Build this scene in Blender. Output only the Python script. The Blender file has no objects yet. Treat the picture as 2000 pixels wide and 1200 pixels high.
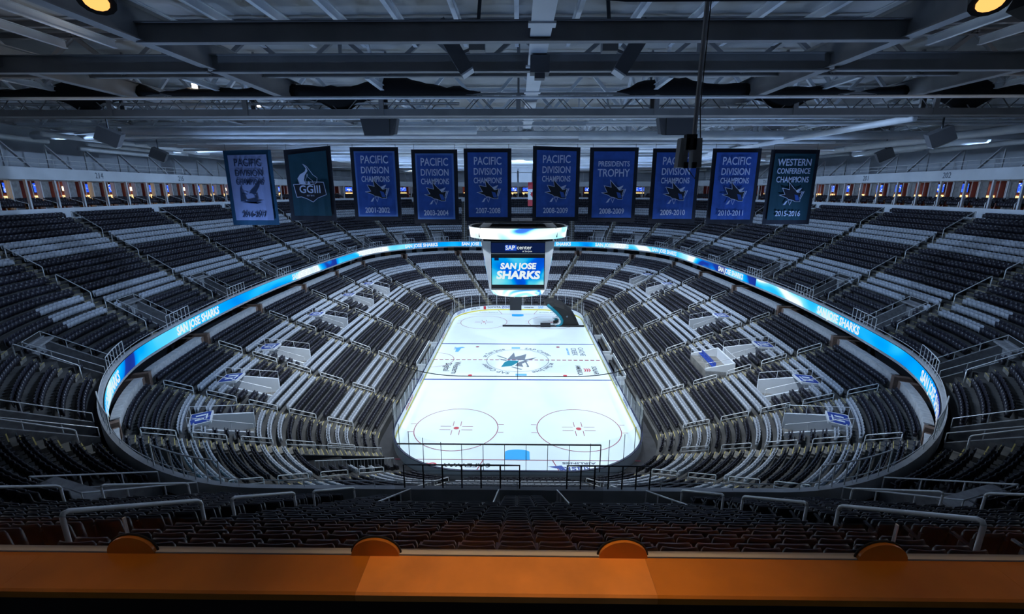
import bpy, math, random
import numpy as np
from mathutils import Vector, Matrix
random.seed(7)
scene = bpy.context.scene
COL = scene.collection
PI = math.pi
# ------------------------------------------------------------------ camera
F, TILT, CH, CY = 899.38, 0.2479747, 25.312, -66.702
YAW = math.atan(12 * math.cos(TILT) / F)
cd = bpy.data.cameras.new('camera'); cam = bpy.data.objects.new('camera', cd); COL.objects.link(cam)
cd.sensor_width = 36; cd.lens = F / 2000 * 36; cd.clip_end = 600; cd.clip_start = .05
cam.location = (0, CY, CH); cam.rotation_euler = (PI / 2 - TILT, 0, YAW)
scene.camera = cam
def proj(x, y, z):
    dx, dy, dz = x, y - CY, z - CH
    cw, sw = math.cos(YAW), math.sin(YAW)
    X = dx * cw + dy * sw; Y = -dx * sw + dy * cw
    c, s = math.cos(TILT), math.sin(TILT)
    d = Y * c - dz * s
    return 1000 + F * X / d, 600 - F * (Y * s + dz * c) / d, d
# ------------------------------------------------------------------ materials
def mat(name, col, rough=.6, metal=0., noise=0., scale=4., bump=0., spec=.5, emit=None, strength=0.):
    m = bpy.data.materials.new(name); m.use_nodes = True
    n = m.node_tree.nodes; l = m.node_tree.links; b = n['Principled BSDF']
    b.inputs['Base Color'].default_value = (*col, 1); b.inputs['Roughness'].default_value = rough
    b.inputs['Metallic'].default_value = metal; b.inputs['Specular IOR Level'].default_value = spec
    if emit:
        b.inputs['Emission Color'].default_value = (*emit, 1); b.inputs['Emission Strength'].default_value = strength
    if noise or bump:
        tc = n.new('ShaderNodeTexCoord'); nz = n.new('ShaderNodeTexNoise'); nz.inputs['Scale'].default_value = scale
        nz.inputs['Detail'].default_value = 4
        l.new(tc.outputs['Object'], nz.inputs['Vector'])
        if noise:
            r = n.new('ShaderNodeValToRGB')
            r.color_ramp.elements[0].position = .3; r.color_ramp.elements[1].position = .7
            r.color_ramp.elements[0].color = (*[c * (1 - noise) for c in col], 1)
            r.color_ramp.elements[1].color = (*[min(1, c * (1 + noise)) for c in col], 1)
            l.new(nz.outputs['Fac'], r.inputs['Fac']); l.new(r.outputs['Color'], b.inputs['Base Color'])
        if bump:
            bp = n.new('ShaderNodeBump'); bp.inputs['Strength'].default_value = bump
            l.new(nz.outputs['Fac'], bp.inputs['Height']); l.new(bp.outputs['Normal'], b.inputs['Normal'])
    return m
M = {}
M['ice'] = mat('ice', (.80, .90, .95), .35, noise=.03, scale=.25)
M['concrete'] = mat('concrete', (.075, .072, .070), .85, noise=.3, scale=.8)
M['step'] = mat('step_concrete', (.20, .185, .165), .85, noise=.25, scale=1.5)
M['nosing'] = mat('yellow_nosing', (.62, .50, .16), .7)
M['seat_dark'] = mat('charcoal_plastic', (.022, .021, .032), .38, noise=.2, scale=2)
M['seat_light'] = mat('grey_plastic', (.44, .465, .52), .45, noise=.05, scale=2)
M['seat_iron'] = mat('seat_iron', (.03, .03, .04), .5, .3)
M['rail'] = mat('galvanised_pipe', (.80, .81, .83), .4, .15)
M['rail_dark'] = mat('dark_pipe', (.04, .045, .055), .45, .5)
M['white'] = mat('white_paint', (.72, .74, .78), .6, noise=.06, scale=.6)
M['wallw'] = mat('pale_wall', (.70, .74, .80), .75, noise=.08, scale=.4)
M['grey'] = mat('grey_block', (.30, .30, .31), .85, noise=.25, scale=3)
M['curb'] = mat('curb', (.50, .51, .53), .7, noise=.12, scale=1.2)
M['block'] = mat('pale_block', (.50, .50, .51), .85, noise=.18, scale=3)
M['brown'] = mat('brown_block', (.20, .13, .10), .85, noise=.25, scale=3)
M['black'] = mat('black', (.008, .008, .010), .7)
M['blackcloth'] = mat('black_cloth', (.006, .006, .008), .95, bump=.6, scale=3)
M['darkfloor'] = mat('dark_floor', (.035, .035, .04), .8, noise=.3, scale=1)
M['steel'] = mat('painted_steel', (.26, .26, .27), .6, noise=.15, scale=.7)
M['steelp'] = mat('pale_steel', (.80, .83, .88), .5, noise=.1, scale=.5)
M['duct'] = mat('duct', (.80, .84, .90), .45, .05, noise=.1, scale=.6)
M['deck'] = mat('roof_deck', (.40, .40, .40), .7, noise=.12, scale=.5)
M['speaker'] = mat('speaker_grey', (.11, .115, .13), .6)
M['wood'] = mat('orange_wood', (.56, .20, .025), .30, noise=.22, scale=2.6)
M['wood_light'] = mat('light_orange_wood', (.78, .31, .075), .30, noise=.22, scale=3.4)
M['navy'] = mat('navy_cap', (.008, .015, .06), .5)
M['blue_sign'] = mat('blue_sign', (.02, .05, .30), .5)
M['red'] = mat('red_paint', (.55, .03, .05), .5)
M['redline'] = mat('red_line', (.30, .03, .07), .5)
M['blueline'] = mat('blue_line', (.02, .05, .32), .5)
M['crease'] = mat('crease_blue', (.03, .42, .88), .4)
M['yellow'] = mat('yellow_kick', (.75, .62, .03), .5)
M['board'] = mat('white_board', (.80, .84, .88), .4)
M['adblue'] = mat('ad_blue', (.02, .06, .34), .5)
M['adlight'] = mat('ad_light_blue', (.12, .42, .80), .5)
M['adblack'] = mat('ad_black', (.015, .016, .02), .6)
M['adgrey'] = mat('ad_grey', (.14, .17, .22), .6)
M['teal'] = mat('teal', (.0, .19, .27), .5)
M['banner_blue'] = mat('banner_blue', (.026, .10, .46), .8, noise=.12, scale=1.5)
M['banner_edge'] = mat('banner_black', (.008, .010, .022), .85)
M['banner_white'] = mat('banner_white', (.24, .29, .52), .85, noise=.05, scale=1)
M['banner_teal'] = mat('banner_teal', (.004, .052, .085), .85, noise=.1, scale=1)
M['banner_rim'] = mat('banner_rim_blue', (.10, .22, .62), .85)
M['banner_tealrim'] = mat('banner_teal_rim', (.004, .06, .13), .85)
M['letter'] = mat('pale_letter', (.62, .70, .95), .8)
M['letter_dark'] = mat('dark_letter', (.008, .025, .075), .8)
M['warmwall'] = mat('warm_wall', (.42, .24, .13), .8)
M['redwall'] = mat('red_wall', (.24, .05, .04), .8)
M['cherry'] = mat('counter_wood', (.30, .17, .07), .5)
def emi(name, col, s):
    m = bpy.data.materials.new(name); m.use_nodes = True; n = m.node_tree.nodes
    n.remove(n['Principled BSDF']); e = n.new('ShaderNodeEmission')
    e.inputs['Color'].default_value = (*col, 1); e.inputs['Strength'].default_value = s
    m.node_tree.links.new(e.outputs[0], n['Material Output'].inputs['Surface']); return m
M['lamp'] = emi('warm_lamp', (1, .72, .42), 14)
M['lampw'] = emi('white_lamp', (1, .90, .78), 30)
M['orange_lamp'] = emi('orange_lamp', (1, .46, .12), 1.5)
M['counterlight'] = emi('counter_light', (1, .62, .22), 2.6)
M['white_led'] = emi('white_led', (.86, .97, 1), 1.7)
M['screen_navy'] = emi('screen_navy', (.004, .012, .06), 1)
M['screen_white'] = emi('screen_white', (.82, .93, .95), .95)
M['screen_logo'] = emi('screen_logo_blue', (.03, .12, .75), .8)
def led(name, stops, sx, sy, strength, dist=2.5):
    """moving-picture panel: broad colour fields from a distorted noise, UV mapped"""
    m = emi(name, (0, 0, 0), strength); n = m.node_tree.nodes; l = m.node_tree.links
    uv = n.new('ShaderNodeUVMap'); mp = n.new('ShaderNodeMapping'); mp.inputs['Scale'].default_value = (sx, sy, 1)
    nz = n.new('ShaderNodeTexNoise'); nz.inputs['Scale'].default_value = 1; nz.inputs['Detail'].default_value = 1.2
    nz.inputs['Distortion'].default_value = dist; nz.noise_dimensions = '2D'
    r = n.new('ShaderNodeValToRGB')
    while len(r.color_ramp.elements) < len(stops): r.color_ramp.elements.new(.5)
    for e, (p, c) in zip(r.color_ramp.elements, stops): e.position = p; e.color = (*c, 1)
    l.new(uv.outputs[0], mp.inputs[0]); l.new(mp.outputs[0], nz.inputs['Vector']); l.new(nz.outputs['Fac'], r.inputs['Fac'])
    l.new(r.outputs['Color'], [x for x in n if x.type == 'EMISSION'][0].inputs['Color'])
    return m
LEDST = [(0., (.01, .02, .12)), (.36, (.015, .04, .30)), (.41, (.0, .30, .95)), (.50, (.05, .62, 1)), (.57, (.35, .85, 1)), (.62, (.95, .97, 1)), (1., (.8, .9, 1))]
M['led_ring'] = led('led_ring_picture', [(0., (.006, .02, .16)), (.33, (.01, .04, .34)), (.37, (.0, .20, .80)), (.46, (.0, .38, .95)), (.55, (.03, .55, 1)), (.63, (.20, .75, 1)), (.68, (.85, .95, 1)), (1., (.9, .95, 1))], .075, .12, 1.1, .9)
M['led_white'] = led('led_white_picture', [(0, (.02, .05, .3)), (.32, (.05, .2, .8)), (.36, (.2, .7, 1)), (.42, (.75, .95, 1)), (.5, (.95, .98, 1)), (.6, (.3, .85, 1)), (1, (.9, .98, 1))], .13, .3, 1.25, 1.)
M['led_main'] = led('led_main_picture', [(0, (.0, .03, .45)), (.38, (.0, .12, .85)), (.52, (.0, .40, .95)), (.64, (.1, .75, .95)), (.8, (.5, .9, .9))], .22, .28, .9, .6)
M['tv'] = led('tv_picture', [(0, (.01, .03, .5)), (.5, (.03, .12, .95)), (.6, (.1, .3, 1)), (.66, (.9, .95, 1))], 2.2, 2.2, 1.1, 1)
def glassmat(name, tint, gloss):
    m = bpy.data.materials.new(name); m.use_nodes = True; n = m.node_tree.nodes; l = m.node_tree.links
    n.remove(n['Principled BSDF']); t = n.new('ShaderNodeBsdfTransparent'); t.inputs[0].default_value = (*tint, 1)
    g = n.new('ShaderNodeBsdfGlossy'); g.inputs['Roughness'].default_value = .03
    fr = n.new('ShaderNodeFresnel'); fr.inputs[0].default_value = 1.45
    mu = n.new('ShaderNodeMath'); mu.operation = 'MULTIPLY'; mu.inputs[1].default_value = gloss
    x = n.new('ShaderNodeMixShader')
    ge = n.new('ShaderNodeNewGeometry'); iv = n.new('ShaderNodeMath'); iv.operation = 'SUBTRACT'; iv.inputs[0].default_value = 1
    m2 = n.new('ShaderNodeMath'); m2.operation = 'MULTIPLY'      # no reflection from the inner faces of a pane
    l.new(ge.outputs['Backfacing'], iv.inputs[1]); l.new(iv.outputs[0], m2.inputs[0]); l.new(mu.outputs[0], m2.inputs[1])
    l.new(fr.outputs[0], mu.inputs[0]); l.new(m2.outputs[0], x.inputs[0]); l.new(t.outputs[0], x.inputs[1]); l.new(g.outputs[0], x.inputs[2])
    l.new(x.outputs[0], n['Material Output'].inputs['Surface']); return m
M['glass'] = glassmat('rink_glass', (.98, .988, .992), .6)
M['ledge_glass'] = glassmat('ledge_glass', (.93, .92, .91), 1.0)
# ------------------------------------------------------------------ mesh helper
class MB:
    def __init__(s): s.v = []; s.f = []; s.m = []; s.uv = None
    def add(s, vs, fs, mi=0):
        b = len(s.v); s.v += [tuple(map(float, p)) for p in vs]
        for f in fs: s.f.append(tuple(b + i for i in f)); s.m.append(mi)
    def box(s, c, d, rot=None, mi=0):
        x, y, z = d[0] / 2, d[1] / 2, d[2] / 2
        P = [Vector((a, b, e)) for e in (-z, z) for a, b in ((-x, -y), (x, -y), (x, y), (-x, y))]
        if rot is not None: P = [rot @ p for p in P]
        c = Vector(c)
        s.add([p + c for p in P], [(3, 2, 1, 0), (4, 5, 6, 7), (0, 1, 5, 4), (1, 2, 6, 5), (2, 3, 7, 6), (3, 0, 4, 7)], mi)
    def hexa(s, base, top, mi=0):
        s.add(list(base) + list(top), [(3, 2, 1, 0), (4, 5, 6, 7), (0, 1, 5, 4), (1, 2, 6, 5), (2, 3, 7, 6), (3, 0, 4, 7)], mi)
    def bar(s, p, q, w, h, mi=0, up=(0, 0, 1)):
        p, q = Vector(p), Vector(q); d = (q - p)
        if d.length < 1e-6: return
        d.normalize(); u = Vector(up)
        if abs(d.dot(u)) > .98: u = Vector((0, 1, 0))
        sd = d.cross(u).normalized(); u = sd.cross(d)
        o = [(-w / 2, -h / 2), (w / 2, -h / 2), (w / 2, h / 2), (-w / 2, h / 2)]
        s.hexa([p + sd * a + u * b for a, b in o], [q + sd * a + u * b for a, b in o], mi)
    def tube(s, pts, r, n=6, mi=0, closed=False):
        pts = [Vector(p) for p in pts]; L = len(pts); rings = []
        up = None
        for i, p in enumerate(pts):
            a = pts[i - 1] if (i or closed) else p; b = pts[(i + 1) % L] if (i < L - 1 or closed) else p
            d = (b - a)
            if d.length < 1e-9: d = Vector((0, 0, 1))
            d.normalize()
            if up is None: up = Vector((0, 0, 1)) if abs(d.z) < .9 else Vector((1, 0, 0))
            sd = d.cross(up)
            if sd.length < 1e-4: sd = d.orthogonal()
            sd.normalize(); up = sd.cross(d).normalized()
            rings.append([p + (sd * math.cos(2 * PI * k / n) + up * math.sin(2 * PI * k / n)) * r for k in range(n)])
        vs = [v for g in rings for v in g]; fs = []
        for i in range(L if closed else L - 1):
            j = (i + 1) % L
            for k in range(n): fs.append((i * n + k, i * n + (k + 1) % n, j * n + (k + 1) % n, j * n + k))
        if not closed: fs += [tuple(range(n))[::-1], tuple((L - 1) * n + k for k in range(n))]
        s.add(vs, fs, mi)
    def prism(s, poly, fn, t, mi=0):
        """poly in 2D, fn(x,y,h)->3D; extruded over h in 0..t"""
        n = len(poly)
        s.add([fn(x, y, 0) for x, y in poly] + [fn(x, y, t) for x, y in poly],
              [tuple(range(n))[::-1], tuple(range(n, 2 * n))] + [(i, (i + 1) % n, n + (i + 1) % n, n + i) for i in range(n)], mi)
    def build(s, name, mats, parent=None, smooth=False):
        me = bpy.data.meshes.new(name); me.from_pydata(s.v, [], s.f)
        for m in (mats if isinstance(mats, (list, tuple)) else [mats]): me.materials.append(M[m])
        if any(s.m): me.polygons.foreach_set('material_index', s.m)
        if smooth: me.polygons.foreach_set('use_smooth', [True] * len(s.f))
        if s.uv:
            ul = me.uv_layers.new(name='UVMap')
            for li, lp in enumerate(me.loops): ul.data[li].uv = s.uv[lp.vertex_index]
        o = bpy.data.objects.new(name, me); COL.objects.link(o)
        if parent: o.parent = parent
        return o
def tag(o, label, cat=None, group=None, kind=None):
    if label: o['label'] = label
    if cat: o['category'] = cat
    if group: o['group'] = group
    if kind: o['kind'] = kind
    return o
def root(name, label, cat, loc=(0, 0, 0), group=None, rot=(0, 0, 0)):
    e = bpy.data.objects.new(name, None); COL.objects.link(e); e.location = loc; e.rotation_euler = rot; e.empty_display_size = .2
    return tag(e, label, cat, group)
def keep(o, parent):
    """parent without moving (geometry is in world coordinates)"""
    o.parent = parent; o.matrix_parent_inverse = parent.matrix_basis.inverted(); return o
def struct(o, label=None): return tag(o, label, None, None, 'structure')
ORD = 'zeroth first second third fourth fifth sixth seventh eighth ninth tenth eleventh twelfth thirteenth fourteenth fifteenth sixteenth seventeenth eighteenth nineteenth twentieth'.split()
TENS = {20: 'twenty', 30: 'thirty', 40: 'forty', 50: 'fifty', 60: 'sixty', 70: 'seventy'}
def ordw(n):
    if n <= 20: return ORD[n]
    t, r = n // 10 * 10, n % 10
    return TENS[t] + '-' + ORD[r] if r else TENS[t][:-1] + 'ieth'
def text(body, size, mtx, m, parent=None, name='lettering', extrude=.004, sx=1., align='CENTER', bold=0., shear=0., space=1.):
    c = bpy.data.curves.new(name, 'FONT'); c.body = body; c.size = size; c.align_x = align; c.align_y = 'CENTER'
    c.extrude = extrude; c.offset = bold; c.shear = shear; c.space_character = space; c.resolution_u = 3
    c.materials.append(M[m]); o = bpy.data.objects.new(name, c); COL.objects.link(o)
    o.matrix_world = mtx @ Matrix.Diagonal((sx, 1, 1, 1))
    if parent: keep(o, parent)
    return o
def facing(loc, xdir, ydir):
    x = Vector(xdir).normalized(); y = Vector(ydir).normalized(); z = x.cross(y)
    m = Matrix((x, y, z)).transposed().to_4x4(); m.translation = Vector(loc); return m
# ------------------------------------------------------------------ bowl curves
def loop(u, a, b, r, bf, bn):
    """u: 0 = +x side, 1 = far end, 2 = -x side, 3 = camera end"""
    u = u % 4; q = int(u); t = u - q
    if q % 2: t = 1 - t
    ts, te = .36, .82
    if t < ts: x, y = a, (b - r) * t / ts
    elif t < te:
        g = (t - ts) / (te - ts) * PI / 2; x, y = a - r + r * math.cos(g), b - r + r * math.sin(g)
    else: x, y = (a - r) * (1 - t) / (1 - te), b
    near = q in (2, 3)
    x *= 1 - (bn if near else bf) * (y / b) ** 2
    return (-x if q in (1, 2) else x), (-y if near else y)
def UP(u, o): return loop(u, 35 + o, 49.5 + o, 20 + .9 * o, .10, .27)
def LO(u, w): return loop(u, 14.3 + w * 20.2, 32 + w * 16.8, 9 + w * 11, .09 * w, .25 * w)
NL, NU = 24, 19
def zl(k): return .9 + .36 * k
def zu(k): return 12.4 + .54 * k
def ou(k): return .45 + .8 * k
def mscale(f, u, s):
    a = f(u - .002, s); b = f(u + .002, s); return math.hypot(b[0] - a[0], b[1] - a[1]) / .004
def frame(f, u, s):
    """tangent (seat's x axis, to the sitter's left of facing the ice) and outward normal"""
    a = f(u - .003, s); b = f(u + .003, s); t = Vector((b[0] - a[0], b[1] - a[1], 0)).normalized()
    n = Vector((t.y, -t.x, 0))       # outward for counter-clockwise loop
    return t, n
LAr = [.79, .58, .39, .23, .07, -.10, -.26, -.40, -.53, -.67, -.84]
UAr = [.93, .82, .69, .56, .43, .30, .15, -.02, -.18, -.33, -.48, -.63, -.78, -.895]
LA = [(u % 4, 'right-bank', i) for i, u in enumerate(LAr)] + [((2 - u) % 4, 'left-bank', i) for i, u in enumerate(LAr)]
UA = [(u % 4, 'right-bank', i) for i, u in enumerate(UAr)] + [((2 - u) % 4, 'left-bank', i) for i, u in enumerate(UAr)]
def udist(a, b):
    d = abs(a - b) % 4; return min(d, 4 - d)
# lower portals: (u centre, bank, ordinal); upper mouths likewise
PLr = [.43, .28, -.03, -.20, -.335, -.465]; PLl = [.27, .14, -.03, -.22, -.34, -.475]
PORT = [(u % 4, 'right-bank', i) for i, u in enumerate(PLr)] + [((2 - u) % 4, 'left-bank', i) for i, u in enumerate(PLl)]
PW0, PW1, PHW = 13, 19, 1.05          # rows spanned, half width
EXr = [u + .034 for u in UAr[:-1] if u < .9]
EXU = [(u % 4, 'right-bank', i) for i, u in enumerate(EXr + [-.9424])] + [((2 - u) % 4, 'left-bank', i) for i, u in enumerate(EXr + [-.957])]
EO1, EHW = ou(5), 1.35
def ex_hw(u): return 1.95 if udist(u, 3) < .06 else EHW
PU = [(u, PHW / mscale(LO, u, .69)) for u, _, _ in PORT]
EU = [(u, ex_hw(u) / mscale(UP, u, 2)) for u, _, _ in EXU]
# players' tunnel at the camera-end left-bank corner: rows 0..9 cut
TUN_U, TUN_D, TUN_K = 2.585, .035, 9
PFA, PFB = 4 - .243, 4 - .168        # open platform beside the fourth right-bank portal
def in_portal(u, k): return PW0 <= k < PW1 and any(udist(u, c) < d for c, d in PU)
def in_exit(u, k): return k < 5 and any(udist(u, c) < d for c, d in EU)
def in_tunnel(u, k): return k < TUN_K and udist(u, TUN_U) < TUN_D
# ------------------------------------------------------------------ terraces
def breaks(ed, n):
    us = [i * 4 / n for i in range(n)]
    for c, d in ed: us += [(c - d) % 4, (c + d) % 4]
    us = sorted(us); out = [us[0]]
    for u in us[1:]:
        if u - out[-1] > 1e-5: out.append(u)
    return out
mb = MB(); us = breaks(PU + [(TUN_U, TUN_D)], 220)
for i, u in enumerate(us):
    v = us[(i + 1) % len(us)]; uc = (u + ((v - u) % 4) / 2) % 4
    for k in range(NL):
        if in_portal(uc, k) or in_tunnel(uc, k): continue
        w0, w1 = k / NL, (k + 1) / NL; z = zl(k); zb = zl(k - 1) if k else -.1
        a, b, c, d = LO(u, w0), LO(v, w0), LO(v, w1), LO(u, w1)
        mb.add([(*a, z), (*b, z), (*c, z), (*d, z)], [(3, 2, 1, 0)]); mb.add([(*a, zb), (*b, zb), (*b, z), (*a, z)], [(0, 1, 2, 3)])
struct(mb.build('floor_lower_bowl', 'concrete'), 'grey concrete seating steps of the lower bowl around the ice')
mb = MB(); us = breaks(EU, 220)
for i, u in enumerate(us):
    v = us[(i + 1) % len(us)]; uc = (u + ((v - u) % 4) / 2) % 4
    a, b, c, d = UP(u, 0), UP(v, 0), UP(v, ou(0)), UP(u, ou(0))
    mb.add([(*a, 12.), (*b, 12.), (*c, 12.), (*d, 12.)], [(3, 2, 1, 0)])
    for k in range(NU):
        if in_exit(uc, k): continue
        z = zu(k); zb = zu(k - 1) if k else 12.
        a, b, c, d = UP(u, ou(k)), UP(v, ou(k)), UP(v, ou(k + 1)), UP(u, ou(k + 1))
        mb.add([(*a, z), (*b, z), (*c, z), (*d, z)], [(3, 2, 1, 0)]); mb.add([(*a, zb), (*b, zb), (*b, z), (*a, z)], [(0, 1, 2, 3)])
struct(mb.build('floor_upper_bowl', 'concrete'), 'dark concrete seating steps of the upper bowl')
# aisle steps with nosings
def aisle_steps(name, aisles, f, rows, spos, zf, dz, skip, label):
    mb = MB()
    for u, _, _ in aisles:
        for k in range(rows):
            if skip(u, k): continue
            s0, s1 = spos(k), spos(k + 1); sm = (s0 + s1) / 2; du = .58 / mscale(f, u, s1); z = zf(k)
            q = [f(u - du, sm), f(u + du, sm), f(u + du, s1), f(u - du, s1)]
            mb.hexa([(*p, z - .02) for p in q], [(*p, z + dz / 2) for p in q], 0)
            sn = s0 + (s1 - s0) * .06
            for (a, b, zz) in ((s0, sn, z + .006), (sm, sm + sn - s0, z + dz / 2 + .006)):
                q = [f(u - du, a), f(u + du, a), f(u + du, b), f(u - du, b)]
                mb.hexa([(*p, zz - .012) for p in q], [(*p, zz) for p in q], 1)
    return struct(mb.build(name, ['step', 'nosing']), label)
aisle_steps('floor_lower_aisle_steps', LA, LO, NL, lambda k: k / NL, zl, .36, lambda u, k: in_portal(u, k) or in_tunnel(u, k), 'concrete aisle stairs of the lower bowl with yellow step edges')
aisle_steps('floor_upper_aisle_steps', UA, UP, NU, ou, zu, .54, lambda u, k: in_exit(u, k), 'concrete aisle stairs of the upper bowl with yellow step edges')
# rink surround
mb = MB(); us = [i / 40 for i in range(160)]
mb.add([(*loop(u, 12.9, 30.4, 8.4, 0, 0), -.02) for u in us] + [(*LO(u, 0.02), -.02) for u in us], [(i, 160 + i, 160 + (i + 1) % 160, (i + 1) % 160) for i in range(160)])
struct(mb.build('floor_rink_surround', 'darkfloor'), 'dark rubber floor between the boards and the first row')
# ------------------------------------------------------------------ parapet, ring display, recess below
N = 320; us = [i * 4 / N for i in range(N)]
def band(mb, f, s0, s1, z0, z1, u0=0, u1=4, n=N, mi=0):
    """solid ring segment"""
    full = abs(u1 - u0 - 4) < 1e-6; K = n if full else n + 1
    q = [u0 + (u1 - u0) * i / n for i in range(K)]
    vs = []
    for u in q:
        a, b = f(u, s0), f(u, s1); vs += [(*a, z0), (*b, z0), (*b, z1), (*a, z1)]
    fs = []
    for i in range(n):
        j = (i + 1) % K
        for k in range(4): fs.append((i * 4 + k, j * 4 + k, j * 4 + (k + 1) % 4, i * 4 + (k + 1) % 4))
    if not full: fs += [(3, 2, 1, 0), tuple((K - 1) * 4 + k for k in range(4))]
    mb.add(vs, fs, mi)
mb = MB(); band(mb, UP, -.06, .2, 11.45, 13.)
struct(mb.build('wall_upper_parapet', 'curb'), 'pale concrete parapet round the front of the upper bowl')
mb = MB(); band(mb, UP, .15, 7, 11.4, 11.55); struct(mb.build('ceiling_under_upper_deck', 'grey'), 'underside of the upper deck')
acc = [0.]; NS = 1600; rp = [UP(i * 4 / NS, -.14) for i in range(NS + 1)]
for i in range(NS): acc.append(acc[-1] + math.hypot(rp[i + 1][0] - rp[i][0], rp[i + 1][1] - rp[i][1]))
acc = np.array(acc); PER = acc[-1]; uu = np.arange(NS + 1) * 4 / NS
def s_of(u): return float(np.interp(u % 4, uu, acc))
def u_of(s): return float(np.interp(s % PER, acc, uu))
ribbon = root('ribbon_display', 'glowing blue and white LED ribbon screen round the upper deck front', 'screen', (0, 0, 11.7))
mb = MB(); mb.uv = []
K = 640
for i in range(K + 1):
    u = i * 4 / K; a = UP(u if i < K else 0, -.14); b = UP(u if i < K else 0, -.06); s = float(np.interp(u, uu, acc))
    for p, z in ((a, 11.72), (a, 12.82), (b, 12.82), (b, 11.72)): mb.v.append((*p, z)); mb.uv.append((s, z))
for i in range(K):
    for k in range(4): mb.f.append((i * 4 + k, i * 4 + 4 + k, i * 4 + 4 + (k + 1) % 4, i * 4 + (k + 1) % 4)); mb.m.append(0 if k == 0 else 1)
keep(mb.build('screen_panel', ['led_ring', 'black']), ribbon)
dg = None
def ring_text(body, u, size, zc, m, sx=1.):
    c = bpy.data.curves.new('t', 'FONT'); c.body = body; c.size = size; c.align_x = 'CENTER'; c.align_y = 'CENTER'; c.offset = .045; c.resolution_u = 2
    o = bpy.data.objects.new('t', c); COL.objects.link(o); bpy.context.view_layer.update()
    me = bpy.data.meshes.new_from_object(o.evaluated_get(bpy.context.evaluated_depsgraph_get()))
    COL.objects.unlink(o); bpy.data.objects.remove(o)
    s0 = s_of(u)
    for v in me.vertices:
        q = UP(u_of(s0 - v.co.x * sx), -.17); v.co = (q[0], q[1], zc + v.co.y)
    me.materials.clear(); me.materials.append(M[m])
    o = bpy.data.objects.new('lettering', me); COL.objects.link(o); keep(o, ribbon)
for u in (.88, .66, .44, .10, -.245, -.5): 
    for uq in (u, 2 - u + .012): ring_text('SAN JOSE SHARKS', uq, 1.12, 12.24, 'screen_white', .95)
# press and club recess under the ring
mb = MB(); band(mb, LO, 1.0, 1.16, 9.1, 9.3); struct(mb.build('floor_club_level', 'darkfloor'), 'dark floor of the club level behind the lower bowl')
mb = MB(); band(mb, LO, 1.16, 1.19, 9.1, 11.6); struct(mb.build('wall_club_level', 'adblack'), 'dark rear wall of the club level')
cuts = sorted(u for u, _, _ in LA)
mb = MB(); pb = MB()
for i, u in enumerate(cuts):
    v = cuts[(i + 1) % len(cuts)]; v = v if v > u else v + 4
    m0 = .9 / mscale(LO, u, 1); m1 = .9 / mscale(LO, v, 1)
    band(mb, LO, 1.0, 1.012, 9.1, 10.55, u + m0, v - m1, 14); band(mb, LO, .996, 1.03, 10.55, 10.62, u + m0, v - m1, 14)
    for (a, b) in ((u - m0, u - m0 * .45), (u + m0 * .45, u + m0)): band(pb, LO, 1.0, 1.12, 9.1, 10.5, a, b, 1)
struct(mb.build('wall_club_parapet', 'block'), 'grey block parapet along the top of the lower bowl')
struct(pb.build('wall_aisle_piers', 'brown'), 'brown block piers at the heads of the lower aisles')
mb = MB()
for i in range(40):
    u = .25 + i * .0385
    if i % 3 == 0: continue
    band(mb, LO, 1.152, 1.158, 9.9, 11.2, u, u + .022, 2, i % 3 == 1 and i % 2)
struct(mb.build('wall_club_panels', ['wallw', 'warmwall']), 'pale and brown panels on the club level rear wall')
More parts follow.
